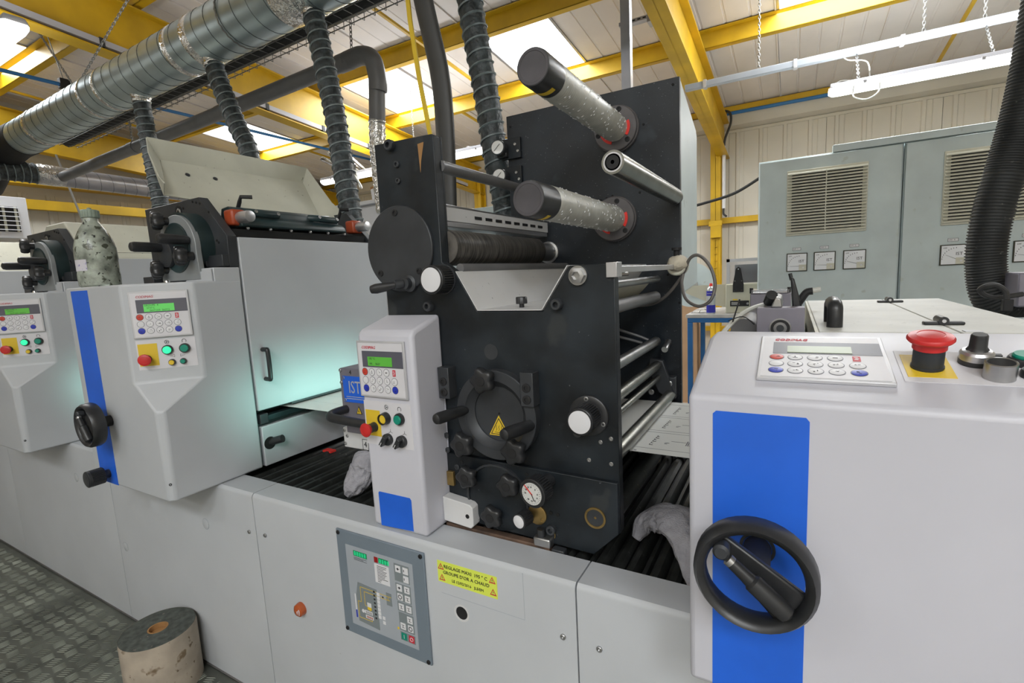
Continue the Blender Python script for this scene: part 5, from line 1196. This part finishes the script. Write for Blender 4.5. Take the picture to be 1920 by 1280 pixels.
# sensor arm
sa = part('sensor_arm', G().box(-.318, -.303, .99, 1.60, 1.316, 1.330), 'alu', tw, .001)
part('arm_clamp', G().box(-.322, -.300, .955, .99, 1.308, 1.338), 'alu', sa, .001); part('arm_screw', G().cyl((-.318, 1.0, 1.312), (-.302, 1.03, 1.312), .006, 10), 'steel', sa)
def lump(n, C, S, m, seed):
    from mathutils import noise
    bm = bmesh.new(); bmesh.ops.create_icosphere(bm, subdivisions=3, radius=1); bm.verts.ensure_lookup_table()
    g = G(); g.add([(C[0]+v.co.x*S[0]*(1+.2*noise.noise(v.co*2+Vector((seed, 0, 0)))), C[1]+v.co.y*S[1], C[2]+v.co.z*S[2]*(1+.2*noise.noise(v.co*3+Vector((0, seed, 0))))) for v in bm.verts], [[v.index for v in f.verts] for f in bm.faces]); bm.free()
    return part(n, g, m, sa, ang=120)
part('sensor_head', G().lathe((-.302, 1.56, 1.325), (0, -1, 0), [(.028, -.03), (.028, .02), (.025, .024)], 24), 'cream', sa)
lump('tape_wrap', (-.300, 1.555, 1.332), (.032, .045, .026), 'tape', 2); part('sensor_pin', G().cyl((-.302, 1.55, 1.35), (-.302, 1.55, 1.378), .009, 12), 'dull', sa); part('pin_head', G().cyl((-.302, 1.55, 1.372), (-.302, 1.55, 1.380), .0145, 14), 'dull', sa)
part('sensor_cable', G().tube(spline([(-.44, 1.60, 1.205), (-.38, 1.59, 1.212), (-.33, 1.57, 1.245), (-.285, 1.55, 1.30), (-.262, 1.535, 1.345), (-.235, 1.53, 1.352), (-.205, 1.52, 1.32), (-.190, 1.51, 1.27), (-.20, 1.50, 1.225), (-.232, 1.50, 1.208), (-.268, 1.51, 1.228), (-.284, 1.53, 1.27), (-.283, 1.545, 1.30)], 8), .0048, 8), 'cable', sa)

# ---- right hand unit
ru = thing('finishing_unit', 'large white finishing unit with blue stripe and big handwheel at right', 'machine', (.1, 1.2, .713))
prof = [(.696, .713), (.696, 1.147), (.9, 1.2), (.983, 1.2), (.983, .713)]
part('console_body', G().prism(prof, 'x', -.122, .46), 'paint2', ru, .008, seg=3)
part('blue_stripe', G().prism([(-.090, .714), (.0225, .714), (.0225, 1.122), (.0185, 1.127), (-.086, 1.127), (-.090, 1.123)], 'y', .6953, .697), 'blue', ru)
handwheel(ru, (-.034, .628, .942), .0665, -40, .068)
part('wheel_seat', G().lathe((-.034, .696, .942), (0, -1, 0), [(.022, 0), (.022, .002), (.018, .002), (.018, .0002)], 30), 'mech', ru)
RS = plane((0, .696, 1.147), (1, 0, 0), (0, -.053, .204))
keypad(ru, L2(RS, -.041, .052, .0), 'lcdoff', None, .156, .150)
bp = part('button_plate', G(RS).box(.125, .40, .071, .166, 0, .0008), 'kp', ru)
part('yellow_backing', G(RS).box(.130, .178, .084, .152, .0008, .0014), 'yel2', bp)
RB = L2(RS, 0, 0, .001)
ebutton(ru, RB, .1535, .114, .0235, .034)
kn = part('speed_knob', G(RB).lathe((.2045, .133, 0), (0, 0, 1), [(.0165, 0), (.0165, .006), (.017, .006), (.017, .014), (.0145, .017), (.010, .019)], 32), 'alu', ru, ang=25)
part('knob_base', G(RB).lathe((.2045, .133, 0), (0, 0, 1), [(.0175, 0), (.0175, .006)], 32), 'black', kn)
part('knob_grip', G(RB).lathe((.2045, .133, .017), (0, 0, 1), [(.0125, 0), (.009, .005), (.0085, .020), (.0075, .022)], 24, lambda t: 1-.06*(int(t*24) % 4 == 0)), 'black', kn); part('knob_stop', G(RB).box(.218, .228, .130, .136, .006, .012), 'black', kn)
part('guard_ring', G(RB).lathe((.2165, .092, 0), (0, 0, 1), [(.0150, 0), (.0150, .020), (.0135, .021), (.0125, .020), (.0125, .002)], 36), 'steel', ru, label='bare metal guard ring')
button(ru, RB, .2505, .136, .0165, 'green'); button(ru, RB, .2475, .098, .0115, 'green')
part('body', G().box(.042, .356, .983, 1.77, .713, 1.187), 'paint2', ru, .003)
part('lower_body', G().box(-.122, .041, .983, 1.77, .713, 1.09), 'paint2', ru, .003)
for a, b in ((.041, .2255), (.2275, .354)):
    part('lid', G().box(a, b, .985, 1.768, 1.187, 1.2), 'lid', ru, .002)
part('slot_wall', G().box(.036, .041, .983, 1.768, 1.10, 1.199), 'cream', ru)
hdl = handle(ru, (.068, 1.055, 1.198), (.068, 1.15, 1.198), (0, 0, 1), .040, .0125, 'lid_handle')
for y in (1.10, 1.64):
    h = part('hinge', G().box(.200, .2262, y-.009, y+.009, 1.2, 1.2055), 'black', ru, .002)
    part('hinge_leaf', G().box(.2268, .255, y-.009, y+.009, 1.2, 1.2055), 'black', h, .002); part('hinge_barrel', G().cyl((.2265, y-.011, 1.207), (.2265, y+.03, 1.207), .0072, 18), 'black', h); part('hinge_pin', G().cyl((.2265, y-.0125, 1.207), (.2265, y-.009, 1.207), .003, 12), 'alu', h)
part('lid_strip', G().box(.232, .252, .99, 1.01, 1.2, 1.2012), 'alu', ru)
# mechanism in the open recess
bb = part('bearing_block', G().box(-.058, .0215, 1.05, 1.09, 1.12, 1.236), 'grey', ru, .0015)
part('bearing', G().lathe((-.018, 1.05, 1.198), (0, -1, 0), [(.0185, 0), (.0185, .001), (.016, .001), (.0155, .0003), (.011, .0003), (.011, .0012), (.007, .0012), (.001, .0014)], 36), 'steel', bb)
part('bearing_seal', G().lathe((-.018, 1.0492, 1.198), (0, -1, 0), [(.0155, -.0005), (.0155, .0012), (.0112, .0012), (.0112, -.0005)], 36, cap=False), 'dull', bb); part('bearing_bore', G().lathe((-.018, 1.0485, 1.198), (0, -1, 0), [(.0065, 0), (.0065, .0006)], 24), 'mech', bb)
part('lever_bar', G().sheet([(.001, 1.10, 1.232), (.018, 1.10, 1.232), (.003, 1.10, 1.290), (-.003, 1.10, 1.290)], (0, 1, 0), .012), 'black', ru, .003); part('lever_tip', G().cyl((-.001, 1.12, 1.285), (-.004, 1.12, 1.298), .0035, 10), 'black', ru)
part('rider', G().prism([(-.035, 1.236), (-.015, 1.236), (-.018, 1.252), (-.026, 1.256)], 'y', 1.06, 1.2), 'steel', ru, .002); part('rider_knob', G().cyl((-.04, 1.12, 1.243), (-.034, 1.10, 1.258), .0105, 14), 'black', ru)
b3 = part('rear_block', G().box(-.088, -.001, 1.33, 1.40, 1.11, 1.249), 'grey', ru, .002); part('clear_guard', G().box(-.085, -.006, 1.325, 1.40, 1.2495, 1.257), 'clear', b3, .001)
for x in (-.086, -.006): part('guard_screw', G().cyl((x, 1.34, 1.249), (x, 1.34, 1.262), .004, 10), 'dull', b3)
part('die_roller', G().cyl((-.083, 1.10, 1.185), (-.083, 1.6, 1.185), .026, 24), 'pvc', ru); part('recess_rail', G().box(-.02, .03, 1.1, 1.7, 1.1, 1.15), 'inkcov', ru)
part('white_cable', G().tube(spline([(-.115, 1.02, 1.19), (-.095, 1.05, 1.215), (-.07, 1.09, 1.232), (-.04, 1.14, 1.238)], 6), .0048, 8), 'wcable', ru)
part('cable_tie', G().tube(spline([(-.105, 1.02, 1.215), (-.08, 1.03, 1.222), (-.062, 1.05, 1.205)], 5), .001, 5), 'dull', ru); part('tie_tail', G().tube([(-.098, 1.03, 1.212), (-.086, 1.03, 1.255)], .0014, 5), 'dull', ru)
part('valve', G().tube(spline([(.0, 1.45, 1.19), (.02, 1.44, 1.225), (.032, 1.44, 1.243), (.045, 1.44, 1.246)], 5), .009, 10), 'dull', ru); part('valve_tip', G().cyl((.045, 1.44, 1.247), (.062, 1.44, 1.250), .0065, 10), 'wcable', ru)
# rear equipment right
re = thing('connector_box', 'grey connector box with looped black cable behind the right unit', 'connector box', (.5, 1.9, 1.12))
part('shelf', G().box(.37, .8, 1.78, 1.885, .9, 1.135), 'cab', re, .003); part('box', G().box(.52, .62, 1.80, 1.9, 1.17, 1.26), 'grey', re, .004)
part('plug', G().box(.478, .498, 1.74, 1.76, 1.165, 1.195), 'dull', re, .002)
part('loop_cable', G().tube(spline([(.486, 1.75, 1.19), (.483, 1.75, 1.215), (.465, 1.75, 1.232), (.445, 1.75, 1.232), (.435, 1.76, 1.22), (.45, 1.77, 1.205), (.475, 1.78, 1.198), (.50, 1.79, 1.20), (.53, 1.80, 1.205)], 7), .0065, 8), 'ceil_cable', re)
bh = thing('corrugated_hose', 'fat black corrugated hose rising behind the right unit', 'hose', (.5, 1.95, 1.14))
P = spline([(.60, 1.98, 1.13), (.545, 1.96, 1.15), (.505, 1.95, 1.20), (.490, 1.95, 1.30), (.497, 1.95, 1.42), (.520, 1.95, 1.55), (.545, 1.95, 1.70), (.565, 1.95, 1.9), (.58, 1.95, 2.2), (.585, 1.95, 2.8)], 170)
g = G(); Q = [P[0]]
acc = 0
for a, b in zip(P[:-1], P[1:]):
    acc += (b-a).length
    if acc >= .00165: Q.append(b); acc = 0
g.tube(Q, .05, 24, rad=lambda i: .0475 if i % 4 in (0, 1) else .0435); part('hose_wall', g, 'hose2', bh, ang=80)

# ---- paper roll on the floor
pr = thing('paper_roll', 'stained upright paper roll with cardboard core on the floor against the press base', 'roll', (-1.845, .722, 0))
part('wrapper', G().lathe((-1.845, .722, 0.002), (0, 0, 1), [(.110, 0), (.110, .19), (.1085, .203)], 56, cap=False), 'kraft', pr)
part('roll_end', G().lathe((-1.845, .722, .205), (0, 0, 1), [(.1085, -.004), (.1075, .0), (.1, .0018), (.030, .0018), (.030, -.004)], 56, cap=False), 'rollend', pr)
part('core', G().lathe((-1.845, .722, .205), (0, 0, 1), [(.0298, -.02), (.0298, .0024), (.0255, .0024), (.0255, -.015), (.0, -.015)], 40, cap=False), 'core', pr)
